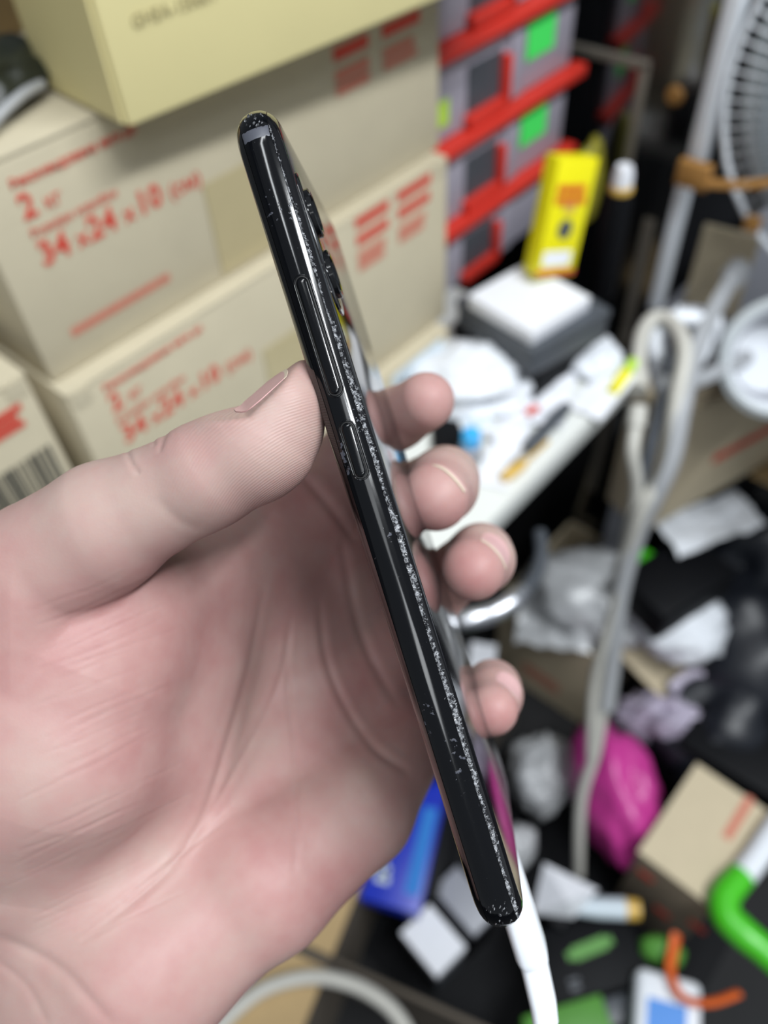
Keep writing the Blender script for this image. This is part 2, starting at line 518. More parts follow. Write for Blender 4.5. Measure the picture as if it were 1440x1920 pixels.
# ---- glossy black cabinet that mirrors the drawers
bc_ = thing('glossy_cabinet', (1.02, 0.55, ZF))
tag(bc_, 'tall glossy black cabinet mirroring the drawers, right of the organiser', 'cabinet')
box('body', (1.03, 0.560, ZF), (0.36, 0.48, 1.45), 'black', bc_, bevel=0.003)
box('side_panel', (0.8475, 0.560, ZF + 0.02), (0.005, 0.46, 1.40), 'mirror', bc_, bevel=0.001)
box('metal_strip', (0.843, 0.352, ZF + 0.30), (0.005, 0.014, 0.47), 'steel', bc_, bevel=0.001)
box('metal_strip', (0.843, 0.393, -0.50), (0.005, 0.010, 0.16), 'steel', bc_, bevel=0.001)
box('metal_strip', (0.843, 0.436, -0.346), (0.005, 0.095, 0.010), 'steel', bc_, bevel=0.001)
lathe('warning_lamp', (0.842, 0.354, -0.362), [(0.0, -0.003), (0.008, -0.003), (0.010, 0.0), (0.008, 0.004), (0.0, 0.005)], 'rust', bc_, rot=Matrix.Rotation(-math.pi / 2, 3, 'Y'))

# ---- yellow product box leaning on the notepad
ny = -0.420
npc = Vector((0.531, 0.317, ny - 0.013)); nr = rotz(math.radians(-9))
yp = thing('product_box', (0.585, 0.315, ny + 0.001))
tag(yp, 'bright yellow product box with red print standing on the white notepad', 'box')
pb0 = onZ(1030, 524, ny + 0.0014)
prot = rotz(math.radians(-22)) @ Matrix.Rotation(math.radians(-9), 3, 'X') @ Matrix.Rotation(math.radians(14), 3, 'Y')
pw_, pd_, phh = 0.042, 0.020, 0.100
pc = pb0 + Vector((0.006, 0.006, 0.0015))
box('body', pc, (pw_, pd_, phh), 'yellow', yp, rot=prot, bevel=0.0012)
O = lambda x, z: pc + prot @ Vector((x, -pd_ / 2 - 0.0004, z))
xd, zd = prot @ Xv, prot @ Zv
bars('printed_block', print_lines(random.Random(8), 0, 0, 0.034, 2, 0.007, 0.002, 0.85), O(-0.017, 0.072), xd, zd, 'orange', yp)
bars('printed_block', [(0, 0, 0.012, 0.008)], O(-0.006, 0.056), xd, zd, 'amber', yp)
V = [O(0.0075 * math.cos(2 * math.pi * k / 20), 0.042 + 0.0085 * math.sin(2 * math.pi * k / 20)) + (prot @ Vector((0, -0.0004, 0))) for k in range(20)]
mk('printed_disc', V + [v - (prot @ Vector((0, -0.0004, 0))) for v in V], [tuple(range(20)), tuple(range(39, 19, -1))] + [(k, 20 + k, 20 + (k + 1) % 20, (k + 1) % 20) for k in range(20)], 'dgrey', yp)
bars('printed_block', [(-0.017, 0.010, 0.013, 0.023)], O(0, 0), xd, zd, 'white', yp)
bars('printed_line', [(-0.021, 0.002, 0.021, 0.006)], O(0, 0), xd, zd, 'redink', yp)

tag(bag('plastic_pouch', onZ(1090, 440, ZB) + Vector((0.03, 0.02, 0.0)), (0.05, 0.03, 0.095), 'dyellow', seed=9, amp=0.25), 'dull yellow plastic pouch behind the bright yellow product box', 'pouch')
bc = thing('glue_bottle', onZ(1155, 470, -0.436))
tag(bc, 'small white bottle with an amber cap behind the yellow box', 'bottle')
p0 = onZ(1152, 420, -0.42)
lathe('bottle_body', (p0.x, p0.y, -0.50), [(0.012, 0.0), (0.013, 0.003), (0.013, 0.105), (0.008, 0.118)], 'black', bc)
lathe('cap', (p0.x, p0.y, -0.382), [(0.0095, 0.0), (0.0095, 0.012), (0.007, 0.020)], 'white', bc)
lathe('cap_ring', (p0.x, p0.y, -0.386), [(0.011, 0.0), (0.0115, 0.003), (0.010, 0.006)], 'amber', bc)

npd = thing('notepad', npc)
tag(npd, 'square white notepad lying on the dark grey box stack', 'notepad')
box('paper_block', npc, (0.074, 0.077, 0.012), 'white', npd, rot=nr, bevel=0.0006)
box('cover_sheet', npc + Vector((0, 0, 0.0122)), (0.075, 0.078, 0.0006), 'white', npd, rot=nr)
g1 = thing('device_box', (0.54, 0.32, ZB))
tag(g1, 'dark grey flat box directly under the white notepad', 'box')
gr = rotz(math.radians(-13)); gp = Vector((0.540, 0.318, ny - 0.013 - 0.030))
box('body', gp, (0.094, 0.100, 0.0195), 'dgrey', g1, rot=gr, bevel=0.002)
box('lid', gp + Vector((0, 0, 0.020)), (0.096, 0.102, 0.0095), 'dgrey', g1, rot=gr, bevel=0.0015)
g2 = thing('device_box', (0.55, 0.32, ZB))
tag(g2, 'black flat box at the bottom of the pile under the notepad', 'box')
box('body', (0.551, 0.325, ZB + 0.0005), (0.102, 0.104, 0.026), 'black', g2, rot=rotz(-0.1), bevel=0.002)
box('lid', (0.551, 0.325, ZB + 0.027), (0.104, 0.106, 0.0095), 'black', g2, rot=rotz(-0.1), bevel=0.002)

# ---- litter on the bench
p = onZ(905, 690, -0.485)
tag(bag('paper_bag', (0.470, 0.336, ZB + 0.0005), (0.090, 0.120, 0.046), 'bagwhite', rot=rotz(0.75), seed=2, amp=0.42, freq=1.8), 'big crumpled white paper bag on the bench beside the pointing finger', 'bag')
tag(bag('paper_bag', (0.575, 0.265, ZB + 0.0005), (0.06, 0.05, 0.020), 'bagwhite', rot=rotz(0.3), seed=6, amp=0.3), 'small crumpled white bag at the far end of the bench', 'bag')
tag(sheet('paper_sheet', (0.503, 0.278, ZB + 0.0005), 0.075, 0.055, 'white', rot=rotz(0.4), seed=3, amp=0.006), 'wavy white paper sheet in the middle of the bench', 'paper')
tag(sheet('paper_sheet', (0.545, 0.236, ZB + 0.0005), 0.075, 0.032, 'white', rot=rotz(0.06), seed=5, amp=0.004), 'white paper sheet near the bench edge below the small white bag', 'paper')
wd = thing('phone_case', onZ(880, 775, ZB))
tag(wd, 'white rounded phone case on the bench next to the pointing fingertip', 'case')
wp = onZ(882, 778, ZB); wr = rotz(math.radians(-38))
box('shell', wp + Vector((0, 0, 0.0006)), (0.030, 0.058, 0.007), 'whiteplastic', wd, rot=wr, bevel=0.003, seg=3)
box('inner_lining', wp + wr @ Vector((0, 0, 0.0070)), (0.022, 0.048, 0.0010), 'bluewhite', wd, rot=wr)
p = onZ(845, 818, ZB)
tag(box('black_tray', (p.x, p.y, ZB + 0.0004), (0.05, 0.034, 0.006), 'black', rot=rotz(0.7), bevel=0.0015), 'shallow black tray between fingertips and white phone case', 'tray')
p = onZ(882, 858, ZB)
gb = thing('flux_bottle', (p.x, p.y, ZB))
tag(gb, 'little clear grey bottle with a bright blue cap', 'bottle')
lathe('bottle_body', (p.x, p.y, ZB + 0.0003), [(0.009, 0), (0.010, 0.002), (0.010, 0.013), (0.006, 0.017)], 'grey', gb)
lathe('cap', (p.x, p.y, ZB + 0.017), [(0.0075, 0), (0.0085, 0.002), (0.008, 0.013), (0.005, 0.016)], 'cyan', gb)
p = onZ(945, 850, ZB)
tag(sheet('paper_strip', (p.x, p.y, ZB + 0.0004), 0.028, 0.085, 'white', rot=rotz(math.radians(-70)), seed=8, amp=0.003, n=10), 'long white paper strip beside the blue-capped bottle', 'paper')
p = onZ(968, 805, ZB)
kn = thing('craft_knife', (p.x, p.y, ZB)); tag(kn, 'white craft knife with a red tip on the bench', 'knife')
kr = rotz(math.radians(-12))
box('handle', (p.x, p.y, ZB + 0.004), (0.062, 0.011, 0.007), 'white', kn, rot=kr, bevel=0.002)
box('tip', Vector((p.x, p.y, ZB + 0.0045)) + kr @ Vector((0.018, 0, 0.0068)), (0.014, 0.008, 0.003), 'redink', kn, rot=kr, bevel=0.001)
p = onZ(1025, 812, ZB)
sd = thing('soldering_handle', (p.x, p.y, ZB)); tag(sd, 'dark grey tool handle lying near the bench edge', 'tool')
kr = rotz(math.radians(2))
tube('grip', [Vector((p.x, p.y, ZB + 0.0075)) + kr @ Vector((x, 0, 0)) for x in (-0.034, -0.02, 0.0, 0.02, 0.034)], [0.005, 0.0068, 0.0062, 0.007, 0.0045], 'dgrey', sd)
tube('shaft', [Vector((p.x, p.y, ZB + 0.0075)) + kr @ Vector((x, 0, 0)) for x in (-0.060, -0.034)], 0.002, 'steel', sd, spline=False)
p = onZ(960, 893, ZB)
ys = thing('screwdriver', (p.x, p.y, ZB)); tag(ys, 'yellow-handled screwdriver on the near bench edge above the ring finger', 'screwdriver')
tube('grip', [(p.x - 0.012, p.y + 0.002, ZB + 0.006), (p.x, p.y, ZB + 0.006), (p.x + 0.014, p.y - 0.002, ZB + 0.006)], [0.0045, 0.0055, 0.004], 'amber', ys)
tube('shaft', [(p.x + 0.014, p.y - 0.002, ZB + 0.006), (p.x + 0.05, p.y - 0.003, ZB + 0.005)], 0.0016, 'amber', ys, spline=False)
p = onZ(1162, 722, ZB)
mk_ = thing('marker_pen', (p.x, p.y, ZB)); tag(mk_, 'yellow marker pen at the far corner of the bench', 'pen')
tube('barrel', [(p.x - 0.020, p.y - 0.002, ZB + 0.0058), (p.x + 0.012, p.y + 0.002, ZB + 0.0058)], 0.0055, 'yellow', mk_, spline=False)
tube('cap', [(p.x + 0.012, p.y + 0.002, ZB + 0.0058), (p.x + 0.030, p.y + 0.004, ZB + 0.0058)], 0.0056, 'lime', mk_, spline=False)

# ---- box fan, right
fan = thing('box_fan', (0.82, 0.13, -0.60))
tag(fan, 'white box fan with a round wire guard in the upper right corner', 'fan')
FX, FYc, FZc, FR_ = 0.80, 0.112, -0.312, 0.178
box('side_post', (FX + 0.01, FYc + 0.190, -0.405), (0.022, 0.018, 0.36), 'fanwhite', fan, bevel=0.004)
box('side_post', (FX + 0.012, FYc + 0.197, -0.585), (0.020, 0.014, 0.175), 'fanwhite', fan, bevel=0.003)
box('side_post', (FX + 0.01, FYc - 0.176, -0.585), (0.05, 0.018, 0.54), 'fanwhite', fan, bevel=0.004)
box('foot', (FX + 0.020, FYc - 0.12, -0.600), (0.10, 0.20, 0.016), 'fanwhite', fan, bevel=0.003)


def fpt(r_, a, dx=0.0):
    return Vector((FX + dx, FYc + r_ * math.cos(a), FZc + r_ * math.sin(a)))


for r_, dx in ((FR_, 0.004), (0.108, -0.014), (0.055, -0.020)):
    tube('guard_ring', [fpt(r_, 2 * math.pi * k / 40, dx) for k in range(40)], 0.0022 if r_ < FR_ else 0.0035, 'fanwhite', fan, n=1, closed=True, sides=8)
wire = None
for k in range(84):
    a = 2 * math.pi * k / 84
    pts = [fpt(0.030, a + 0.25, -0.022), fpt(0.055, a + 0.17, -0.020), fpt(0.108, a + 0.06, -0.014), fpt(FR_, a, 0.004)]
    o_ = tube('guard_wire', pts, 0.0013, 'fanwhite', fan, sides=5, n=3)
lathe('hub_cap', (FX - 0.020, FYc, FZc), [(0.034, 0.0), (0.034, 0.004), (0.028, 0.009), (0.0, 0.010)], 'fanwhite', fan, rot=Matrix.Rotation(-math.pi / 2, 3, 'Y'))
for k in range(5):                                # blades at rest
    a0 = 2 * math.pi * k / 5; V, F = [], []
    for s in (0, 1):
        for i in range(6):
            r_ = 0.03 + 0.125 * i / 5
            for j in range(8):
                a = a0 + (j / 7) * (0.95 + 0.1 * i / 5) + 0.25 * i / 5
                V.append(fpt(r_, a, 0.016 + 0.022 * (j / 7) + s * 0.0015))
    for i in range(5):
        for j in range(7):
            q = i * 8 + j
            F += [(q, q + 1, q + 9, q + 8), (48 + q + 8, 48 + q + 9, 48 + q + 1, 48 + q)]
    rim = list(range(8)) + [i * 8 + 7 for i in range(1, 6)] + [40 + j for j in range(6, -1, -1)] + [i * 8 for i in range(4, 0, -1)]
    for a, b_ in zip(rim, rim[1:] + rim[:1]): F.append((b_, a, 48 + a, 48 + b_))
    mk('blade', V, F, 'fanblade', fan, smooth=True, auto=0.8)
lathe('shroud', (FX + 0.060, FYc, FZc), [(0.172, 0.0), (0.176, 0.004), (0.176, 0.016), (0.171, 0.016), (0.168, 0.006), (0.0, 0.006)], 'fanwire', fan, rot=Matrix.Rotation(-math.pi / 2, 3, 'Y'), sides=48)
lathe('motor', (FX + 0.045, FYc, FZc), [(0.03, 0.0), (0.05, 0.004), (0.05, 0.03), (0.03, 0.034)], 'dgrey', fan, rot=Matrix.Rotation(-math.pi / 2, 3, 'Y'))
box('tape_patch', (FX - 0.016, FYc + 0.180, -0.418), (0.012, 0.034, 0.026), 'rust', fan, bevel=0.002)
tube('tape_strip', [(FX - 0.02, FYc + 0.165, -0.408), (FX - 0.022, FYc + 0.12, -0.395), (FX - 0.02, FYc + 0.07, -0.372), (FX - 0.02, FYc + 0.0, -0.35)], 0.005, 'rust', fan, flat=0.4)
box('tape_patch', (FX - 0.008, FYc + 0.112, -0.448), (0.006, 0.016, 0.016), 'rust', fan, bevel=0.001)

# shelf unit the fan stands on, and the things around its foot
sh = thing('side_table', (0.95, 0.10, ZF)); tag(sh, 'low grey side table carrying the fan at the right edge', 'table')
box('table_top', (0.97, 0.06, -0.618), (0.36, 0.50, 0.018), 'grey', sh, bevel=0.002)
for x in (0.81, 1.13):
    for y in (-0.16, 0.285): box('leg', (x, y, ZF), (0.025, 0.025, -0.618 - ZF), 'grey', sh)
ct = thing('cardboard_tube', (0.86, 0.275, -0.60)); tag(ct, 'small tan cardboard piece propped behind the fan post', 'cardboard')
box('panel', (0.862, 0.262, -0.598), (0.006, 0.062, 0.105), 'card3', ct, rot=rotz(0.15))
box('panel_fold', (0.872, 0.262, -0.598), (0.020, 0.058, 0.006), 'card2', ct, rot=rotz(0.15))
rl = onZ(1420, 640, -0.56)
tr = thing('plastic_tub', (rl.x, rl.y, -0.60)); tag(tr, 'pale grey plastic tub lying open below the fan', 'tub')
tp = C(1462, 672, 820); trot = Matrix.Rotation(-math.pi / 2 + 0.75, 3, 'Y') @ Matrix.Rotation(0.45, 3, 'X')
lathe('shell', tp, [(0.042, -0.050), (0.048, -0.046), (0.055, 0.0), (0.058, 0.004), (0.053, 0.008), (0.047, 0.0), (0.041, -0.042)], 'whiteplastic', tr, rot=trot, sides=32)
lathe('liner', tp, [(0.039, -0.040), (0.045, -0.012), (0.042, -0.012), (0.036, -0.038)], 'grey', tr, rot=trot, sides=32, ring=True)
lathe('rim', tp, [(0.056, 0.0), (0.062, 0.004), (0.056, 0.010), (0.050, 0.005)], 'fanwire', tr, rot=trot, sides=32, ring=True)

# ---- hanging cable bundle from the bench end to the floor
def cab(name, label, px, m, r_, flat=1.0):
    pts = [onY(x, y, yy) if False else Vector(ray(x, y)) * dd for x, y, dd in px]
    o_ = thing(name, pts[-1])
    tag(o_, label, 'cable', 'cables hanging beside the bench')
    tube('cord', pts, r_, m, o_, sides=8, n=8, flat=flat)
    tube('cord_end', [pts[0], pts[0] + (pts[0] - pts[1]).normalized() * 0.02], r_ * 1.35, m, o_, spline=False)
    return o_


cab('power_cable', 'thick pale grey cable looping over the bench corner and hanging to the floor', [(1196, 700, .76), (1203, 630, .78), (1228, 596, .79), (1262, 606, .78), (1284, 660, .76), (1266, 760, .76), (1247, 880, .78), (1200, 960, .8), (1170, 1060, .86), (1148, 1180, .92), (1135, 1280, .96), (1118, 1400, 1.0), (1090, 1500, 1.04), (1085, 1640, 1.1)], 'palecable', 0.0076)
cab('power_cable', 'flat grey cable crossing over the red-striped carton', [(1375, 520, .86), (1330, 600, .8), (1300, 680, .77), (1280, 770, .76), (1262, 860, .77), (1232, 930, .79), (1195, 1010, .83), (1165, 1120, .88), (1150, 1250, .94), (1140, 1330, .97)], 'greycable', 0.0100, 0.6)
cab('power_cable', 'pale cable hanging closest to the bench edge', [(1192, 800, .76), (1186, 850, .76), (1193, 920, .79), (1178, 1000, .83), (1158, 1120, .88), (1128, 1220, .93), (1112, 1300, .97), (1108, 1420, 1.01)], 'palecable', 0.0066)
cab('power_cable', 'dark grey cable running in the middle of the hanging bundle', [(1256, 700, .775), (1232, 790, .78), (1212, 870, .79), (1190, 960, .815), (1168, 1060, .87), (1150, 1190, .93), (1134, 1300, .98), (1120, 1380, 1.01)], 'dgrey', 0.0075)
cab('power_cable', 'white looped cable tangled on top of the bundle under the fan post', [(1240, 690, .80), (1228, 640, .80), (1250, 604, .80), (1290, 596, .80), (1318, 612, .80), (1312, 660, .79), (1280, 700, .785)], 'whiteplastic', 0.0095)
cab('power_cable', 'pale cable running off to the right above the red-striped carton', [(1270, 720, .78), (1310, 712, .80), (1355, 692, .83), (1400, 670, .86)], 'greycable', 0.0085)
ad = thing('power_adapter', C(1300, 612, 815)); tag(ad, 'white power adapter block at the top of the cable bundle', 'adapter')
box('body', C(1302, 622, 830), (0.032, 0.045, 0.022), 'whiteplastic', ad, rot=rotz(0.5), bevel=0.003)
box('plug_face', C(1302, 622, 830) + Vector((0, 0, 0.022)), (0.022, 0.034, 0.002), 'grey', ad, rot=rotz(0.5))

# ---- right-hand cardboard carton with a red stripe (turned towards the aisle)
ang = math.radians(-18)
rr_ = rotz(ang)
zc0 = -0.86
bl = onZ(1205, 1000, zc0)
rc_ = thing('cardboard_carton', (bl.x + 0.2, bl.y, ZF)); tag(rc_, 'large tan carton with a broad red stripe at the right edge', 'box')
cw_, cd_, ch_ = 0.36, 0.075, 0.21
box('body', bl + rr_ @ Vector((cw_ / 2, cd_ / 2, 0)), (cw_, cd_, ch_), 'card3', rc_, rot=rr_, bevel=0.003)
bars('printed_stripe', [(0.10, 0.078, 0.30, 0.094)], bl + rr_ @ Vector((0, -0.0008, 0)), rr_ @ Xv, Zv, 'redink', rc_)
box('flap', bl + rr_ @ Vector((cw_ / 2 - 0.02, -0.001, ch_ - 0.010)), (cw_ - 0.05, 0.004, 0.012), 'card3', rc_, rot=rr_)
box('bottom_flap', bl + rr_ @ Vector((cw_ / 2 + 0.1, -0.028, 0.004)), (0.16, 0.05, 0.005), 'card2', rc_, rot=rr_ @ Matrix.Rotation(-0.25, 3, 'X'))
tag(box('black_crate', bl + rr_ @ Vector((cw_ / 2 + 0.02, cd_ / 2 + 0.01, ZF - zc0)), (cw_ - 0.16, cd_ - 0.03, zc0 - ZF - 0.001), 'black', rot=rr_, bevel=0.004), 'black crate carrying the red-striped carton', 'crate')
p = onZ(1325, 985, -0.90)
tag(sheet('paper_sheet', (p.x, p.y, -0.90), 0.14, 0.07, 'bagwhite', rot=rotz(-0.5), seed=12, amp=0.012), 'white paper sheet sticking out under the red-striped carton', 'paper')
p = onZ(1230, 1068, -0.93)
tag(box('black_case', (p.x, p.y - 0.03, -0.97), (0.14, 0.09, 0.06), 'black', rot=rotz(-0.3), bevel=0.006), 'black hard case in the shade under the red-striped carton', 'case')

# ---- floor clutter, centre right
def at_floor(x, y, z): return onZ(x, y, z)


for (x, y, z), sz, seed, lab, rot_ in (((1400, 1180, -1.06), (0.26, 0.30, 0.21), 21, 'large black rubbish bag bulging at the right edge', 0.2),
                                       ((1370, 1330, -1.10), (0.24, 0.18, 0.15), 22, 'black rubbish bag lying in front of the larger one', -0.4),
                                       ((1430, 1010, -0.99), (0.17, 0.18, 0.17), 23, 'black rubbish bag slumped beside the red-striped carton', 0.7)):
    p = at_floor(x, y, z)
    tag(bag('rubbish_bag', (p.x, p.y, z - sz[2] * 0.7), sz, 'blackbag', rot=rotz(rot_), seed=seed, amp=0.36, freq=1.35), lab, 'bag', 'black rubbish bags on the floor')
p = at_floor(1270, 1145, -0.99)
tag(bag('carrier_bag', (p.x, p.y, -1.03), (0.13, 0.13, 0.075), 'bagwhite', rot=rotz(0.4), seed=31, amp=0.4), 'white crumpled carrier bag beside the black bags', 'bag')
p = at_floor(1115, 1120, -1.02)
tag(bag('film_bag', (p.x, p.y, -1.06), (0.14, 0.19, 0.09), 'baggrey', rot=rotz(0.2), seed=32, amp=0.5), 'grey clear film bag spilling over the open carton', 'bag')
p = at_floor(1040, 1150, -1.05)
tag(sheet('plastic_sheet', (p.x, p.y, -1.055), 0.13, 0.11, 'baggrey', rot=rotz(0.5), seed=33, amp=0.015), 'flat grey plastic sheet left of the film bag', 'sheet')
p = at_floor(1206, 1052, -0.93)
gc = thing('spray_bottle', (p.x, p.y, -1.1)); tag(gc, 'bottle with a bright green round cap among the cables', 'bottle')
lathe('cap', (p.x, p.y, -0.945), [(0.016, 0.0), (0.018, 0.004), (0.017, 0.022), (0.010, 0.027)], 'brightgreen', gc)
lathe('bottle_body', (p.x, p.y, -1.045), [(0.018, 0.0), (0.019, 0.004), (0.019, 0.085), (0.011, 0.101)], 'baggrey', gc)

# open carton in the middle of the floor, one corner towards the lens
ctop = -1.06
k0 = onZ(1140, 1245, ctop)
W_, D_, H_ = 0.20, 0.19, ctop - ZF
oc0 = Vector((k0.x + W_ / 2, k0.y + D_ / 2, ZF))
oc = thing('open_carton', oc0); tag(oc, 'open brown carton on the floor behind the little finger', 'box')
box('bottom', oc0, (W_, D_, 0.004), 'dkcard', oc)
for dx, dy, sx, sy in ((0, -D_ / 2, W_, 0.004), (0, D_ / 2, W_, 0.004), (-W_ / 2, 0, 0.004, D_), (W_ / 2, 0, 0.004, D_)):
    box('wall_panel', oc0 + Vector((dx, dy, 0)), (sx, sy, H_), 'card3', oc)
box('flap', oc0 + Vector((0.02, -D_ / 2 - 0.109, H_ - 0.058)), (W_ - 0.01, 0.003, 0.122), 'card3', oc, rot=Matrix.Rotation(math.radians(-62), 3, 'X'))
bars('printed_block', print_lines(random.Random(4), 0, 0, 0.08, 2, 0.012, 0.005, 0.9), oc0 + Vector((-W_ / 2 - 0.0025, 0.04, 0.06)), -Yv, Zv, 'paleink', oc)
p = at_floor(1235, 1330, -1.12)
tag(bag('film_bag', (p.x - 0.01, p.y - 0.02, -1.17), (0.07, 0.13, 0.10), 'lilac', rot=rotz(0.3), seed=41, amp=0.5), 'lilac grey film bag between the pink bag and the open carton', 'bag')
tag(tube('film_strip', [at_floor(1262, 1300, -1.09), at_floor(1300, 1275, -1.08), at_floor(1335, 1290, -1.08), at_floor(1370, 1325, -1.09)], 0.017, 'lilac', flat=0.35), 'curled lilac film strip lying across the black bags', 'film')

# pink bag, chrome hook, small white card
p = at_floor(1165, 1460, -1.08)
tag(bag('gift_bag', (p.x, p.y, -1.17), (0.20, 0.11, 0.13), 'magenta', rot=rotz(0.95), seed=55, amp=0.34, freq=1.5), 'bright magenta plastic bag on the floor', 'bag')
hk = thing('chrome_handle', C(920, 1150, 560)); tag(hk, 'curved chrome handle shining below the ring fingertip', 'handle')
tube('bar', [C(862, 1166, 640), C(890, 1158, 640), C(925, 1148, 645), C(960, 1128, 650), C(982, 1108, 660)], [0.0075, 0.009, 0.009, 0.0088, 0.0070], 'chrome', hk)
tube('stem', [C(982, 1108, 660), C(1003, 1080, 680), C(1015, 1040, 700), C(1012, 1000, 720)], [0.0065, 0.006, 0.006, 0.006], 'dgrey', hk)
p = at_floor(905, 1230, -0.95)
tag(sheet('paper_card', (p.x, p.y, -0.96), 0.05, 0.035, 'white', rot=rotz(0.55), seed=13, amp=0.003, n=8), 'small white card between ring finger and little finger', 'card')
p = at_floor(890, 1180, -1.1)
tag(box('black_crate', (0.40, 0.33, ZF), (0.14, 0.10, 0.22), 'black', rot=rotz(0.1), bevel=0.004), 'black crate in the shade in front of the bench', 'crate')

# ---- lower right: tall carton with tan lid, green-and-white cable reel handle
tz = -1.05
q0, q1, q2, q3 = (onZ(x, y, tz) for x, y in ((1200, 1592), (1308, 1430), (1445, 1535), (1338, 1702)))
cc = (q0 + q1 + q2 + q3) / 4
ta = math.atan2((q1 - q0).y, (q1 - q0).x)
tw_, td_ = (q1 - q0).length, (q3 - q0).length
trt = rotz(ta)
tb = thing('cardboard_carton', (cc.x, cc.y, ZF)); tag(tb, 'closed tan carton with a faint red stripe on its lid, lower right', 'box')
box('body', (cc.x, cc.y, ZF), (tw_, td_, tz - ZF - 0.003), 'shadedcard', tb, rot=trt, bevel=0.002)
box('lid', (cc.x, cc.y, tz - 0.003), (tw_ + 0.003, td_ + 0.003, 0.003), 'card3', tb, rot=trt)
bars('printed_stripe', [(0.010, -0.028, 0.078, -0.017)], Vector((cc.x, cc.y, tz + 0.0002)), trt @ Xv, trt @ Yv, 'paleink', tb)
for u, z in ((-0.05, -0.06), (0.03, -0.09), (-0.01, -0.13)):
    pp = Vector((cc.x, cc.y, tz)) + trt @ Vector((-tw_ / 2 - 0.001, 0, 0))
    box('printed_spot', pp + trt @ Vector((0, -u - 0.02, z)), (0.001, 0.022, 0.014), 'redink', tb, rot=trt)
tag(box('black_suitcase', (cc.x + 0.185, cc.y - 0.02, ZF), (0.15, 0.22, 0.19), 'black', rot=rotz(0.05), bevel=0.01), 'black case standing behind the closed tan carton', 'case')
gh = thing('cable_reel', onZ(1400, 1720, tz)); tag(gh, 'green and white plastic reel handle at the lower right edge', 'handle')
gz = tz + 0.012
tube('green_grip', [onZ(x, y, gz) for x, y in ((1392, 1640), (1360, 1680), (1362, 1715), (1392, 1748), (1425, 1775), (1470, 1815))], [0.016, 0.018, 0.018, 0.018, 0.017, 0.016], 'brightgreen', gh)
tube('white_grip', [onZ(x, y, gz) for x, y in ((1392, 1642), (1420, 1605), (1450, 1560), (1490, 1510))], 0.0155, 'whiteplastic', gh)

# ---- lower centre: big open carton full of packaging
bigc = thing('open_carton', (0.27, 0.05, ZF)); tag(bigc, 'large dark open carton holding small boxes, below the phone', 'box')
a0, a1 = onZ(560, 1770, -1.08), onZ(900, 1925, -1.08)
wa = math.atan2((a1 - a0).y, (a1 - a0).x)
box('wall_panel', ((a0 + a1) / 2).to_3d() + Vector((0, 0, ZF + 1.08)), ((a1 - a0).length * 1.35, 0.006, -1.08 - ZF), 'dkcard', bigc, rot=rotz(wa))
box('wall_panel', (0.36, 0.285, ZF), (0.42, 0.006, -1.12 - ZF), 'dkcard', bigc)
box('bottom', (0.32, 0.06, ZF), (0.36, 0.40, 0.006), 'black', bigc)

bz = -1.085
q0, q1, q2 = onZ(690, 1655, bz), onZ(785, 1715, bz), onZ(845, 1450, bz)
bx_ = thing('blue_package', ((q0 + q2) / 2)); tag(bx_, 'royal blue package with a light blue stripe under the heel of the hand', 'box')
ba = math.atan2((q2 - q1).y, (q2 - q1).x); bw_ = (q2 - q1).length * 1.15; bd_ = 0.085
brt = rotz(ba)
b0 = q1 + brt @ Vector((bw_ / 2, bd_ / 2, 0)); b0.z = bz - 0.03
box('body', b0, (bw_, bd_, 0.03), 'blue', bx_, rot=brt, bevel=0.002)
bt = lambda u, v_: Vector((b0.x, b0.y, bz + 0.0002)) + brt @ Vector((u - bw_ / 2, v_ - bd_ / 2, 0))
bars('printed_stripe', [(0.02, 0.006, bw_ * 0.62, 0.024)], bt(0, 0), brt @ Xv, brt @ Yv, 'sky', bx_)
bars('printed_logo', [(0.024, 0.046, 0.034, 0.064), (0.037, 0.048, 0.045, 0.062), (0.028, 0.052, 0.05, 0.057)], bt(0, 0), brt @ Xv, brt @ Yv, 'bluewhite', bx_)
tag(box('black_carton', (b0.x + 0.0, b0.y - 0.005, ZF + 0.006), (0.15, 0.11, bz - 0.03 - ZF - 0.007), 'black', rot=brt, bevel=0.003), 'black carton supporting the royal blue package', 'box')

wz = -1.13
p = onZ(812, 1762, wz)
wb = thing('white_package', (p.x, p.y, wz - 0.03)); tag(wb, 'small white carton below the blue package', 'box')
wrt = rotz(math.radians(-8))
box('body', (p.x, p.y, wz - 0.028), (0.050, 0.066, 0.0245), 'white', wb, rot=wrt, bevel=0.002)
box('lid', (p.x, p.y, wz - 0.0030), (0.051, 0.067, 0.003), 'white', wb, rot=wrt)
tag(box('grey_carton', (p.x, p.y, ZF + 0.0065), (0.046, 0.06, wz - 0.0285 - ZF - 0.0065), 'dgrey', rot=wrt, bevel=0.002), 'dark grey carton under the small white carton', 'box')
p = onZ(872, 1690, wz)
gb2 = thing('grey_package', (p.x, p.y, wz - 0.03)); tag(gb2, 'pale grey carton half hidden behind the lower end of the phone', 'box')
box('body', (p.x, p.y, wz - 0.012), (0.045, 0.075, 0.020), 'grey', gb2, rot=wrt, bevel=0.002)
tag(box('black_carton', (p.x, p.y, ZF + 0.0065), (0.04, 0.07, wz - 0.0125 - ZF - 0.0065), 'black', rot=wrt, bevel=0.002), 'narrow black carton under the pale grey carton', 'box')
p = onZ(870, 1590, -1.15)
tag(box('black_carton', (p.x + 0.01, p.y, ZF + 0.0065), (0.10, 0.09, 0.11), 'black', rot=rotz(0.25), bevel=0.003), 'black carton behind the phone next to the blue package', 'box')
p = onZ(985, 1575, -1.14)
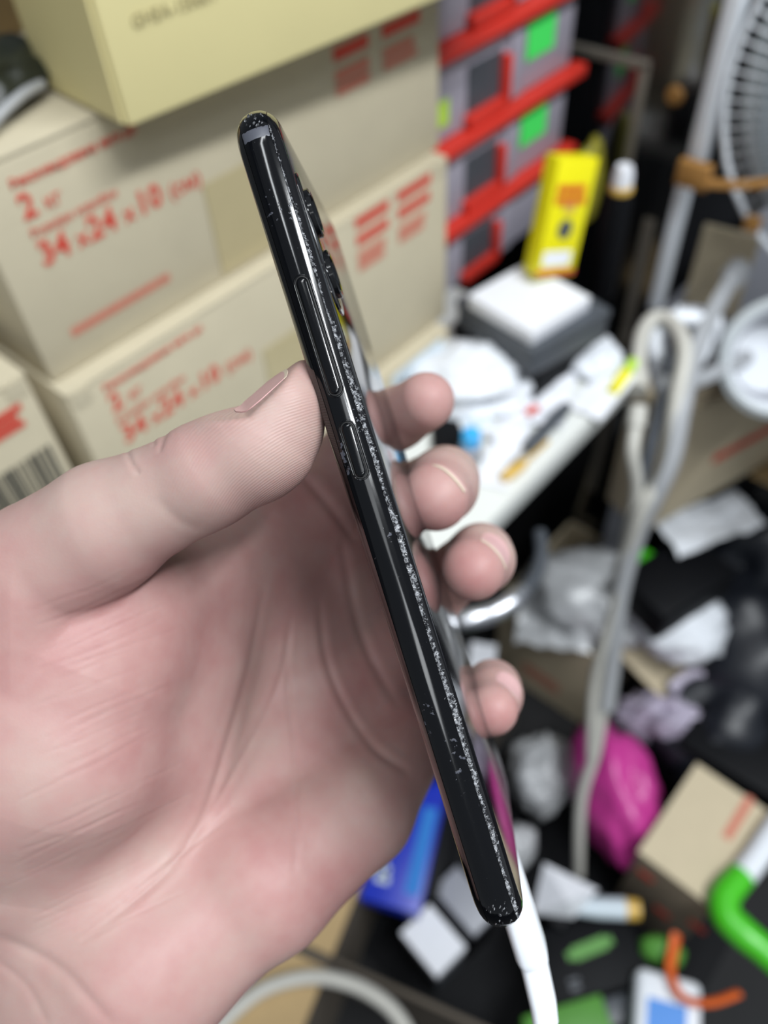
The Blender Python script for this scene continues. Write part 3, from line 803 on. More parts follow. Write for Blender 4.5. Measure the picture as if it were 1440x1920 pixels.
tag(bag('film_bag', (p.x - 0.01, p.y + 0.01, -1.19), (0.07, 0.05, 0.06), 'baggrey', seed=61, amp=0.4), 'small grey film bag just right of the phone', 'bag')
p = onZ(1010, 1440, -1.14)
tag(bag('film_bag', (p.x + 0.02, p.y, -1.22), (0.12, 0.10, 0.07), 'baggrey', rot=rotz(0.4), seed=62, amp=0.4), 'dim grey film bag below the little finger', 'bag')

# bright folded paper, tube, black box with green print, ribbon
p = onZ(1050, 1680, -1.08)
fp = thing('folded_paper', (p.x, p.y, -1.10)); tag(fp, 'bright white folded paper wedge right of the charging plug', 'paper')
P_ = [onZ(1020, 1618, -1.075), onZ(998, 1712, -1.10), onZ(1075, 1722, -1.10), onZ(1122, 1668, -1.075), onZ(1065, 1690, -1.062)]
V = P_ + [q - Vector((0, 0, 0.0012)) for q in P_]
F = [(0, 1, 4), (1, 2, 4), (2, 3, 4), (3, 0, 4), (6, 5, 9), (7, 6, 9), (8, 7, 9), (5, 8, 9), (1, 0, 5, 6), (2, 1, 6, 7), (3, 2, 7, 8), (0, 3, 8, 5)]
mk('sheet', V, F, 'white', fp)
tag(box('black_carton', (p.x - 0.002, p.y, ZF + 0.0065), (0.045, 0.045, -1.105 - ZF - 0.0065), 'black', bevel=0.002), 'small black carton under the folded white paper', 'box')
ct_ = thing('ointment_tube', onZ(1150, 1705, -1.10)); tag(ct_, 'pale blue tube with an amber end beside the folded paper', 'tube')
tube('barrel', [onZ(1082, 1700, -1.10), onZ(1120, 1702, -1.10), onZ(1172, 1704, -1.10)], [0.010, 0.013, 0.0135], 'bluewhite', ct_)
tube('cap', [onZ(1172, 1704, -1.10), onZ(1198, 1706, -1.10)], [0.0135, 0.0125], 'amber', ct_, spline=False)

bz2 = -1.115
q0, q1, q3 = onZ(1040, 1890, bz2), onZ(1225, 1835, bz2), onZ(1020, 1745, bz2)
kb = thing('black_package', ((q1 + q3) / 2)); tag(kb, 'flat black package with a green streak, right of the cable', 'box')
ka = math.atan2((q1 - q0).y, (q1 - q0).x); krt = rotz(ka)
kw_, kd_ = (q1 - q0).length, (q3 - q0).length
k0 = q0 + krt @ Vector((kw_ / 2, kd_ / 2, 0)); k0.z = ZF + 0.0065
box('body', k0, (kw_, kd_, bz2 - ZF - 0.0065), 'black', kb, rot=krt, bevel=0.003)
g0 = onZ(1075, 1790, bz2 + 0.0002)
g1_ = onZ(1130, 1768, bz2 + 0.0002)
gx = (g1_ - g0).normalized()
bars('printed_streak', [(0, -0.008, 0.045, 0.008), (-0.008, -0.005, -0.0001, 0.005), (0.0451, -0.005, 0.053, 0.005)], g0, gx, Vector((-gx.y, gx.x, 0)), 'leafgreen', kb)
bars('printed_block', [(0, 0, 0.012, 0.006), (0, 0.009, 0.014, 0.013)], onZ(1072, 1860, bz2 + 0.0002), krt @ Xv, krt @ Yv, 'dgrey', kb)
tag(box('blue_edge_box', k0 + krt @ Vector((0.01, -kd_ / 2 - 0.018, 0)), (kw_ * 0.95, 0.030, bz2 - ZF - 0.02), 'dgrey', rot=krt, bevel=0.003), 'slate grey box lying along the near side of the flat black package', 'box')
p = onZ(1040, 1915, -1.10)
tag(box('green_package', (p.x, p.y - 0.025, -1.15), (0.10, 0.07, 0.045), 'leafgreen', rot=krt, bevel=0.004), 'leaf green package at the bottom edge by the white cable', 'box')
p = onZ(1235, 1905, -1.09)
wbp = thing('white_blue_package', (p.x, p.y, -1.12)); tag(wbp, 'white and blue rounded package at the bottom edge', 'box')
box('body', (p.x, p.y - 0.012, -1.125), (0.105, 0.075, 0.035), 'bagwhite', wbp, rot=rotz(0.45), bevel=0.010, seg=4)
bars('printed_block', [(-0.012, -0.02, 0.022, 0.024)], Vector((p.x, p.y - 0.012, -1.0898)), Vector((math.cos(.45), math.sin(.45), 0)), Vector((-math.sin(.45), math.cos(.45), 0)), 'sky', wbp)
tag(tube('orange_ribbon', [onZ(1268, 1752, -1.09), onZ(1262, 1785, -1.09), onZ(1258, 1825, -1.085), onZ(1280, 1870, -1.08), onZ(1330, 1880, -1.08), onZ(1385, 1862, -1.08)], 0.0085, 'orange', flat=0.5), 'orange ribbon cable curling past the flat black package', 'ribbon')
p = onZ(1246, 1778, -1.10)
tag(bag('green_wrapper', (p.x, p.y, -1.125), (0.035, 0.055, 0.03), 'leafgreen', rot=rotz(0.4), seed=71, amp=0.35, sub=3), 'crumpled light green wrapper beside the orange ribbon', 'wrapper')

# ---- lower left below the wrist
p = onZ(560, 1850, -1.05)
lc = thing('cardboard_carton', (p.x - 0.03, p.y, ZF)); tag(lc, 'brown carton below the wrist with a dark open slot', 'box')
lr = rotz(wa + math.pi / 2)
a2 = onZ(640, 1830, -1.05)
lcc = a2 + lr @ Vector((0.02, 0.12, 0)); lcc.z = ZF
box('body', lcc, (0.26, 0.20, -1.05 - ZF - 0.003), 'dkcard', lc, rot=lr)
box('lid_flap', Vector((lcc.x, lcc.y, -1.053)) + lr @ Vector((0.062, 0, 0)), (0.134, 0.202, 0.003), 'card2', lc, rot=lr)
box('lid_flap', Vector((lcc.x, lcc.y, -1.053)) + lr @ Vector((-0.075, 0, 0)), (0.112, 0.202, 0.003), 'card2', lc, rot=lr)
wl = thing('white_cable', onZ(600, 1840, -1.04)); tag(wl, 'loop of white cable arching over the brown carton at the bottom', 'cable')
tube('cord', [onZ(x, y, -1.04) for x, y in ((380, 1960), (440, 1895), (500, 1852), (580, 1832), (650, 1842), (710, 1872), (752, 1915), (790, 1990))], 0.0085, 'palecable', wl)
tube('cord_end', [onZ(790, 1990, -1.04), onZ(805, 2025, -1.04)], 0.0105, 'palecable', wl, spline=False)


# ================================================================== the phone
# local frame: u along the phone (top -> bottom), v through it (screen -> back), w from the near long edge to the far one
PHO = np.array([(704.5 - 720) / FPX * 141.0, (976 - 960) / FPX * 141.0, 141.0])
_L = np.array([500.0, 1600.0, 0.0]); _L /= np.linalg.norm(_L)
_T0 = np.array([_L[1], -_L[0], 0.0]); _Zc = np.array([0, 0, 1.0])
_yaw = math.radians(6.3)
PT = math.cos(_yaw) * _T0 - math.sin(_yaw) * _Zc
PW = math.cos(_yaw) * _Zc + math.sin(_yaw) * _T0
PLEN, PWID, PTH, PCR = 158.0, 73.0, 4.15, 9.5


def ph(u, v, w_):
    """phone millimetres -> world"""
    return Vector(cam2w((PHO + _L * u + PT * v + PW * w_) / 1000.0))


def outline(n_c=14, inset=0.0):
    """rounded rectangle in (u, w), starting at the near edge centre"""
    r = PCR; hu, hw_ = PLEN / 2, PWID / 2
    pts = []
    for cx, cw, a0 in ((hu - r, -(hw_ - r), -90), (hu - r, hw_ - r, 0), (-(hu - r), hw_ - r, 90), (-(hu - r), -(hw_ - r), 180)):
        for i in range(n_c + 1):
            a = math.radians(a0 + 90 * i / n_c)
            pts.append((cx + (r - inset) * math.cos(a), cw + (r - inset) * math.sin(a) + hw_))
    # long straight runs get a few more points
    out = []
    for p, q in zip(pts, pts[1:] + pts[:1]):
        out.append(p)
        d = math.hypot(q[0] - p[0], q[1] - p[1])
        k = int(d // 6)
        for i in range(1, k): out.append((p[0] + (q[0] - p[0]) * i / k, p[1] + (q[1] - p[1]) * i / k))
    return out


def inset_at(v):
    t = min(1.0, abs(v) / PTH)
    return 4.0 * (1 - math.sqrt(max(0.0, 1 - t * t)))


def band(name, prof, m, parent, cap0=False, cap1=False, keep=None, push=0.0):
    """sweep (v, inset) pairs round the outline"""
    rings = []
    for v, ins in prof:
        rings.append([(u, v, w_) for u, w_ in outline(inset=ins - push)])
    n = len(rings[0]); V = [ph(*p) for r in rings for p in r]; F = []
    for i in range(len(rings) - 1):
        for k in range(n):
            if keep is not None and not keep(rings[i][k], rings[i][(k + 1) % n]): continue
            F.append((i * n + k, i * n + (k + 1) % n, (i + 1) * n + (k + 1) % n, (i + 1) * n + k))
    if cap0: F.append(tuple(range(n - 1, -1, -1)))
    if cap1: F.append(tuple((len(rings) - 1) * n + k for k in range(n)))
    if keep is not None:
        used = sorted({i for f in F for i in f}); mp_ = {a: b for b, a in enumerate(used)}
        V = [V[i] for i in used]; F = [tuple(mp_[i] for i in f) for f in F]
    return mk(name, V, F, m, parent, smooth=True, auto=0.35)


# black polished metal with nicks and hairline scratches
pm_, n, l, b = new_mat('polished_black_metal')
b.inputs['Base Color'].default_value = srgb(13, 14, 18); b.inputs['Roughness'].default_value = 0.11; b.inputs['Specular IOR Level'].default_value = 0.42
tc = n.new('ShaderNodeTexCoord')
nz1 = n.new('ShaderNodeTexNoise'); nz1.inputs['Scale'].default_value = 900; nz1.inputs['Detail'].default_value = 3
nz2 = n.new('ShaderNodeTexNoise'); nz2.inputs['Scale'].default_value = 70; nz2.inputs['Detail'].default_value = 2
for q in (nz1, nz2): l.new(tc.outputs['Object'], q.inputs['Vector'])
mu = n.new('ShaderNodeMath'); mu.operation = 'MULTIPLY'; l.new(nz1.outputs['Fac'], mu.inputs[0]); l.new(nz2.outputs['Fac'], mu.inputs[1])
rp = n.new('ShaderNodeValToRGB'); rp.color_ramp.elements[0].position = 0.385; rp.color_ramp.elements[1].position = 0.41
l.new(mu.outputs[0], rp.inputs['Fac'])
mx = n.new('ShaderNodeMix'); mx.data_type = 'RGBA'; mx.inputs['A'].default_value = srgb(5, 6, 9); mx.inputs['B'].default_value = srgb(70, 72, 80)
l.new(rp.outputs['Color'], mx.inputs['Factor']); l.new(mx.outputs['Result'], b.inputs['Base Color'])
bp = n.new('ShaderNodeBump'); bp.inputs['Strength'].default_value = 0.5; bp.inputs['Distance'].default_value = 0.0001
l.new(rp.outputs['Color'], bp.inputs['Height']); l.new(bp.outputs['Normal'], b.inputs['Normal'])
M['phone_frame'] = pm_
M['phone_glass'] = mat('black_glass', srgb(9, 9, 11), 0.05, var=0.1, spec=0.7)
M['phone_back'] = mat('black_back_glass', srgb(14, 14, 17), 0.10, var=0.2, spec=1.0, scale=300)
M['antenna'] = mat('antenna_grey', srgb(74, 76, 84), 0.4, var=0.1)
M['seam'] = mat('seam_black', srgb(6, 6, 7), 0.6)
M['shard'] = mat('chipped_glass', srgb(128, 130, 136), 0.25, var=0.8, scale=1400, spec=0.9)
_n = M['shard'].node_tree.nodes; _l = M['shard'].node_tree.links
_r = _n.new('ShaderNodeValToRGB'); _r.color_ramp.elements[0].position = 0.42; _r.color_ramp.elements[1].position = 0.64
_r.color_ramp.elements[0].color = srgb(26, 27, 31); _r.color_ramp.elements[1].color = srgb(158, 160, 164)
_l.new(next(q for q in _n if q.type == 'TEX_NOISE').outputs['Fac'], _r.inputs['Fac']); _l.new(_r.outputs['Color'], _n['Principled BSDF'].inputs['Base Color'])
M['lens'] = mat('lens_glass', srgb(24, 34, 44), 0.06, var=0.2, spec=1.0)

phone = thing('smartphone', ph(PLEN / 2, 0, PWID / 2))
tag(phone, 'worn black smartphone held edge-on, buttons showing and back glass chipped', 'phone')

FR = 2.55
_vs = [-FR + 2 * FR * i / 22 for i in range(23)]
prof = [(-FR, inset_at(FR) + 0.25)] + [(v, inset_at(v) - (0.035 if abs(abs(v) - 1.75) < 0.2 else 0.0)) for v in _vs] + [(FR, inset_at(FR) + 0.25)]
band('frame', prof, 'phone_frame', phone)
band('seam', [(-2.9, inset_at(2.9) + 0.28), (-FR, inset_at(FR) + 0.22)], 'seam', phone)
band('seam', [(FR, inset_at(FR) + 0.22), (2.9, inset_at(2.9) + 0.28)], 'seam', phone)
sg = band('screen_glass', [(-v, inset_at(v) + 0.02) for v in (4.14, 4.05, 3.8, 3.45, 3.1, 2.68)], 'phone_glass', phone, cap0=True)
bgl = band('back_glass', [(v, inset_at(v) + 0.02) for v in (2.68, 3.1, 3.45, 3.8, 4.05, 4.14)], 'phone_back', phone, cap1=True)
# antenna bands wrap the frame near both ends


def edge_w(u):
    d = PLEN / 2 - abs(u)
    return PCR - math.sqrt(max(0.0, PCR ** 2 - (PCR - d) ** 2)) if d < PCR else 0.0


def rail(u, v, out=0.0):
    """a point on the near rail surface, `out` mm proud of it"""
    return ph(u, v, edge_w(u) + inset_at(v) - out)


def patch(name, u0, u1, v0, v1, nu, nv, m, parent, out=0.03, wob=0.0, seed=0, ends=0.0):
    r_ = random.Random(seed); V, F = [], []
    for i in range(nu + 1):
        j0, j1 = r_.uniform(-wob, wob), r_.uniform(-wob, wob)
        for j in range(nv + 1):
            t = j / nv; v = v0 + (v1 - v0) * t + (j0 if j == 0 else j1 if j == nv else 0)
            V.append(rail(u0 + (u1 - u0) * i / nu + ends * (t - .5) ** 2, v, out if 0 < j < nv and 0 < i < nu else -0.05))
    for i in range(nu):
        for j in range(nv):
            q = i * (nv + 1) + j; F.append((q, q + 1, q + nv + 2, q + nv + 1))
    return mk(name, V, F, m, parent, smooth=True)


patch('antenna_band', -PLEN / 2 + 6.2, -PLEN / 2 + 8.6, -2.5, 2.5, 8, 24, 'antenna', phone, out=0.03, ends=1.0 / 25 * 1.5)



def capsule(name, u0, u1, v0, half, h0, h1, m, parent, seg=10, top=0.35):
    """stadium-shaped key standing off the near edge"""
    def loop(hw_, w_):
        pts = []
        for cu, a0 in ((u1 - half, -90), (u0 + half, 90)):
            for i in range(seg + 1):
                a = math.radians(a0 + 180 * i / seg)
                pts.append(ph(cu + hw_ * math.cos(a), v0 + hw_ * math.sin(a), w_))
        return pts
    V = loop(half, h0) + loop(half, h1 + top * 0.4) + loop(half * 0.86, h1 + top * 0.1) + loop(half * 0.5, h1) + loop(half * 0.1, h1 - 0.02)
    n = 2 * (seg + 1); F = []
    for i in range(4):
        for k in range(n): F.append((i * n + k, i * n + (k + 1) % n, (i + 1) * n + (k + 1) % n, (i + 1) * n + k))
    F.append(tuple(4 * n + k for k in range(n)))
    return mk(name, V, F, m, parent, smooth=True, auto=0.9)


def ring_key(name, u0, u1, v0, half, w_, rad, m, parent, seg=12):
    pts = []
    for cu, a0 in ((u1 - half, -90), (u0 + half, 90)):
        for i in range(seg + 1):
            a = math.radians(a0 + 180 * i / seg)
            v = v0 + half * math.sin(a)
            pts.append(ph(cu + half * math.cos(a), v, w_ + inset_at(v)))
    V, F = tube_data(pts, rad / 1000.0, 8, closed=True)
    return mk(name, V, F, m, parent, smooth=True)


for nm_, a_, b_ in (('volume_button', 34.3, 55.6), ('power_button', 61.2, 70.9)):
    u0, u1 = a_ - PLEN / 2, b_ - PLEN / 2
    k = capsule(nm_, u0, u1, 0.05, 0.92, 0.5, -0.42, 'phone_frame', phone)
    ring_key('button_gap', u0 - 0.25, u1 + 0.25, 0.05, 1.16, -0.02, 0.19, 'seam', phone)
    ring_key('button_rim', u0 - 0.55, u1 + 0.55, 0.05, 1.48, 0.02, 0.17, 'phone_frame', phone)

# camera island on the back near the top corner
isl = [( -PLEN / 2 + 13, 4.5), (-PLEN / 2 + 40, 15.5)]
V = []; F = []
for hgt, ins in ((3.9, 0), (4.4, 0), (4.6, 0.5)):
    r = 4.0 - ins
    for cu, cw, a0 in ((isl[1][0] - 4, isl[0][1] + 4, -90), (isl[1][0] - 4, isl[1][1] - 4, 0), (isl[0][0] + 4, isl[1][1] - 4, 90), (isl[0][0] + 4, isl[0][1] + 4, 180)):
        for i in range(7):
            a = math.radians(a0 + 15 * i); V.append(ph(cu + r * math.cos(a), hgt, cw + r * math.sin(a)))
for i in range(2):
    for k in range(28): F.append((i * 28 + k, i * 28 + (k + 1) % 28, (i + 1) * 28 + (k + 1) % 28, (i + 1) * 28 + k))
F.append(tuple(56 + k for k in range(28)))
island = mk('camera_island', V, F, 'phone_back', phone, smooth=True, auto=0.5)
for cu in (20.5, 32.5):
    V, F = [], []
    prof_c = [(4.6, 4.5), (4.6, 5.3), (4.2, 5.5), (3.6, 5.4), (3.3, 5.0)]
    for r_, h_ in prof_c:
        for k in range(24):
            a = 2 * math.pi * k / 24; V.append(ph(cu - PLEN / 2 + r_ * math.cos(a), h_, 10 + r_ * math.sin(a)))
    for i in range(4):
        for k in range(24): F.append((i * 24 + k, i * 24 + (k + 1) % 24, (i + 1) * 24 + (k + 1) % 24, (i + 1) * 24 + k))
    ring = mk('lens_ring', V, F, 'gloss', island, smooth=True, auto=0.6)
    V = [ph(cu - PLEN / 2 + 3.35 * math.cos(2 * math.pi * k / 24), 5.05, 10 + 3.35 * math.sin(2 * math.pi * k / 24)) for k in range(24)] + \
        [ph(cu - PLEN / 2 + 3.35 * math.cos(2 * math.pi * k / 24), 4.55, 10 + 3.35 * math.sin(2 * math.pi * k / 24)) for k in range(24)]
    mk('lens_glass', V, [tuple(range(24)), tuple(range(47, 23, -1))] + [(k, (k + 1) % 24, 24 + (k + 1) % 24, 24 + k) for k in range(24)], 'lens', island)

# crushed glass along the near edge of the back panel
rc = random.Random(11)
V, F = [], []


def crumb(u, v, w_, s, st=1.0):
    b0 = len(V)
    pts = [(1, 1, 1), (1, -1, -1), (-1, 1, -1), (-1, -1, 1), (0.2, 1.2, -0.4)]
    for p in pts:
        V.append(ph(u + s * st * (p[0] + rc.uniform(-.5, .5)), v + s * 0.8 * (p[1] + rc.uniform(-.5, .5)), w_ + s * 0.8 * (p[2] + rc.uniform(-.5, .5))))
    F.extend([(b0, b0 + 1, b0 + 2), (b0, b0 + 3, b0 + 1), (b0, b0 + 2, b0 + 3), (b0 + 1, b0 + 3, b0 + 2), (b0, b0 + 4, b0 + 2)])


# a continuous ragged fracture ribbon ...
NU, NV = 1500, 7
ridx = {}


def frac_w(u):
    k = 0.55 + 0.35 * math.sin(u * 0.21) + 0.3 * math.sin(u * 0.53 + 1.0) + 0.18 * math.sin(u * 1.31)
    if u < -58: return 0.12 + 0.1 * k
    if u < -36: return 0.22 + 0.35 * max(0, k)
    if u < 62: return 0.62 + 0.45 * max(0, k)
    return 0.35 + 0.3 * max(0, k)


for i in range(NU + 1):
    u = -PLEN / 2 + 6 + (PLEN - 9) * i / NU
    fw = frac_w(u) * rc.uniform(0.75, 1.15)
    for j in range(NV + 1):
        v = 2.62 + fw * j / NV + (rc.uniform(-.09, .09) if 0 < j else 0)
        o_ = rc.uniform(-0.10, 0.16) if 0 < j < NV else -0.08
        ridx[i, j] = len(V); V.append(rail(u + rc.uniform(-.05, .05), min(v, 4.0), o_))
for i in range(NU):
    for j in range(NV):
        F.append((ridx[i, j], ridx[i, j + 1], ridx[i + 1, j + 1])); F.append((ridx[i, j], ridx[i + 1, j + 1], ridx[i + 1, j]))
for i in range(420):                              # ... with loose crumbs
    u = rc.uniform(-PLEN / 2 + 8, PLEN / 2 - 5)
    v = 2.6 + rc.random() * (frac_w(u) + 0.15)
    crumb(u, v, edge_w(u) + inset_at(min(v, 4.1)) + rc.uniform(-0.05, 0.08), rc.uniform(0.03, 0.10), rc.uniform(0.8, 2.0))
for i in range(150):                              # nicks on the rail
    u = rc.uniform(-PLEN / 2 + 8, PLEN / 2 - 4); v = rc.gauss(0.4, 1.2)
    if abs(v) > 2.4: continue
    crumb(u, v, edge_w(u) + inset_at(v) + 0.03, rc.uniform(0.02, 0.045), rc.uniform(0.6, 2.4))
for cu in (-1, 1):                                # battered corners
    for i in range(26):
        u = cu * (PLEN / 2 - rc.uniform(2.6, 8.0)); v = rc.gauss(0.6, 1.2)
        if abs(v) > 2.2: continue
        crumb(u, v, edge_w(u) + inset_at(v) + 0.05, rc.uniform(0.08, 0.26), 1.2)
ch = mk('chipped_edge', V, F, 'shard', phone); ch['kind'] = 'stuff'; ch['label'] = 'silvery crushed glass along the edge'

# ------------------------------------------------------------------ charging cable in the bottom port
wu = PLEN / 2
cable = thing('charging_cable', ph(wu + 60, 0, PWID / 2))
tag(cable, 'white charging cable plugged into the bottom of the phone', 'cable')


def plug_loop(u, hw_, hv_, v0=0.0, w0=PWID / 2, n_=20):
    out = []
    for k in range(n_):
        a = 2 * math.pi * k / n_
        c_, s_ = math.cos(a), math.sin(a)
        e_ = 0.55
        out.append(ph(u, v0 + hv_ * math.copysign(abs(c_) ** e_, c_), w0 + hw_ * math.copysign(abs(s_) ** e_, s_)))
    return out


def loft(name, loops, m, parent):
    n_ = len(loops[0]); V = [p for lp in loops for p in lp]; F = []
    for i in range(len(loops) - 1):
        for k in range(n_): F.append((i * n_ + k, i * n_ + (k + 1) % n_, (i + 1) * n_ + (k + 1) % n_, (i + 1) * n_ + k))
    F.append(tuple(range(n_ - 1, -1, -1))); F.append(tuple((len(loops) - 1) * n_ + k for k in range(n_)))
    return mk(name, V, F, m, parent, smooth=True, auto=0.8)


loft('connector', [plug_loop(wu - 6, 4.1, 1.25), plug_loop(wu + 1.2, 4.1, 1.25)], 'chrome', cable)
loft('plug_body', [plug_loop(wu + 0.8, 5.6, 3.0), plug_loop(wu + 1.6, 6.1, 3.5), plug_loop(wu + 22, 6.1, 3.6), plug_loop(wu + 24, 5.2, 3.3)], 'whiteplastic', cable)
loft('strain_relief', [plug_loop(wu + 23, 4.4, 3.1, 0.0), plug_loop(wu + 34, 3.6, 3.0, -0.9), plug_loop(wu + 38, 3.4, 2.9, -1.6)], 'whiteplastic', cable)
tube('cord', [ph(wu + 36, -1.3, PWID / 2), ph(wu + 46, -4.4, PWID / 2 + 1), ph(wu + 60, -11, PWID / 2 + 5), ph(wu + 85, -26, PWID / 2 + 18), ph(wu + 130, -54, PWID / 2 + 50)], 0.0024, 'whiteplastic', cable)


# ================================================================== the hand
# bones: (px, py, depth of the bone centre in mm, radius in mm)
def bone(*pts):
    out = []
    for x, y, d, r in pts:
        out.append((np.array([(x - 720) / FPX * d, (y - 960) / FPX * d, d]), r))
    return out


HAND = {
    'palm': (9.0, [
        bone((-40, 1560, 193, 19), (575, 965, 230, 12.5)),
        bone((30, 1640, 192, 19), (650, 1090, 231, 12.5)),
        bone((120, 1740, 190, 19), (712, 1230, 230, 12)),
        bone((220, 1825, 187, 20), (492, 1645, 190, 17.6), (668, 1515, 202, 14.5), (752, 1395, 218, 11.8)),
        bone((-330, 1900, 196, 22), (-120, 1700, 192, 21), (60, 1560, 192, 19)),
        bone((-150, 2150, 198, 23), (90, 1920, 192, 21), (265, 1800, 182, 20.5)),
        bone((-700, 2500, 205, 30), (-330, 1950, 196, 23)),
        bone((-520, 2700, 207, 30), (-150, 2150, 198, 23)),
        bone((500, 1120, 218, 13), (600, 1280, 222, 12), (560, 1420, 212, 13), (420, 1480, 205, 14)),
    ]),
    'thenar': (12.0, [
        bone((220, 1560, 192, 17), (300, 1400, 190, 16), (345, 1230, 194, 15), (380, 1120, 200, 14)),
        bone((-330, 1640, 190, 20), (-60, 1400, 172, 24), (60, 1215, 170, 19), (100, 1150, 168, 15)),
        bone((40, 1560, 178, 18), (120, 1400, 170, 22), (170, 1240, 172, 20), (215, 1150, 174, 15.5)),
        bone((215, 1150, 178, 15), (420, 1020, 206, 12), (560, 960, 226, 12)),
    ]),
    'thumb': (3.0, [
        bone((-110, 1200, 170, 18), (58, 1092, 162, 13.8), (205, 982, 155, 11.8), (375, 900, 150.5, 9.6), (462, 854, 148.8, 9.1), (518, 798, 148, 8.5)),
        bone((500, 835, 147.8, 8.9), (540, 762, 148.5, 6.6)),
        bone((85, 1058, 159, 12.8), (190, 1000, 156, 11.6)),
        bone((566, 712, 149, 3.6), (535, 755, 149, 6.0)),
        bone((400, 884, 148, 8.6), (470, 832, 146.5, 7.6), (532, 757, 145.2, 5.2)),
        bone((400, 884, 152, 8.6), (470, 832, 152.5, 7.6), (532, 757, 152.8, 5.2)),
    ]),
    'index': (3.0, [bone((575, 965, 230, 12.5), (690, 818, 233, 9.3), (745, 785, 223, 8.4), (798, 752, 212, 7.7))]),
    'middle': (3.0, [bone((650, 1090, 231, 12), (765, 930, 243, 9.4), (834, 900, 225, 9.2), (830, 912, 210, 9.1), (816, 932, 199, 8.5))]),
    'ring': (3.0, [bone((712, 1230, 230, 11.5), (822, 1098, 241, 9.2), (900, 1042, 226, 8.8), (901, 1048, 212, 8.6), (888, 1068, 201, 7.9))]),
    'pinky': (3.0, [bone((745, 1385, 221, 11), (862, 1340, 238, 8.2), (924, 1290, 224, 7.4), (926, 1302, 213, 7.2), (922, 1330, 204, 6.7))]),
}


NAIL_Q = np.array([(497 - 720) / FPX * 150, (727 - 960) / FPX * 150, 150.0], dtype=np.float32)
NAIL_N = np.array([-0.62, -0.70, -0.36], dtype=np.float32); NAIL_N /= np.linalg.norm(NAIL_N)
NAIL_A = np.array([0.74, -0.67, 0.03], dtype=np.float32); NAIL_A /= np.linalg.norm(NAIL_A)


def seg_sdf(P, a, ra, b, rb):
    ab = b - a; L2 = float(ab @ ab) + 1e-9
    a = a.astype(np.float32); ab = ab.astype(np.float32)
    x = P[:, 0] - a[0]; y = P[:, 1] - a[1]; z = P[:, 2] - a[2]
    t = np.clip((x * ab[0] + y * ab[1] + z * ab[2]) / np.float32(L2), 0, 1)
    x -= t * ab[0]; y -= t * ab[1]; z -= t * ab[2]
    return np.sqrt(x * x + y * y + z * z) - (np.float32(ra) + np.float32(rb - ra) * t)


def smin(a, b, k):
    h = np.clip(0.5 + 0.5 * (b - a) / k, 0, 1)
    return b + (a - b) * h - k * h * (1 - h)


def group_sdf(P, name):
    k, chains = HAND[name]
    d = None
    for ch in chains:
        dc = None
        for (a, ra), (b, rb) in zip(ch, ch[1:]):
            s = seg_sdf(P, a, ra, b, rb)
            dc = s if dc is None else smin(dc, s, 2.5)
        d = dc if d is None else smin(d, dc, k)
    if name == 'thumb':                           # flat of the thumbnail
        q = P - NAIL_Q
        a_ = q @ NAIL_A
        cut = q @ NAIL_N - np.maximum(0, -a_ - 5.8) * np.float32(0.6)
        d = -smin(-d, -cut, 0.9)
    return d


def hand_sdf(P):
    P = np.ascontiguousarray(P, dtype=np.float32)
    d = group_sdf(P, 'palm')
    d = smin(d, group_sdf(P, 'thenar'), 13.0)
    f = group_sdf(P, 'index')
    f = smin(f, group_sdf(P, 'middle'), 1.5)
    f = smin(f, group_sdf(P, 'ring'), 1.5)
    f = smin(f, group_sdf(P, 'pinky'), 1.5)
    d = smin(d, f, 4.0)
    kx = np.interp(720 + FPX * P[:, 0] / P[:, 2], (20, 130), (11.0, 1.8)).astype(np.float32)
    d = smin(d, group_sdf(P, 'thumb'), kx)
    return d


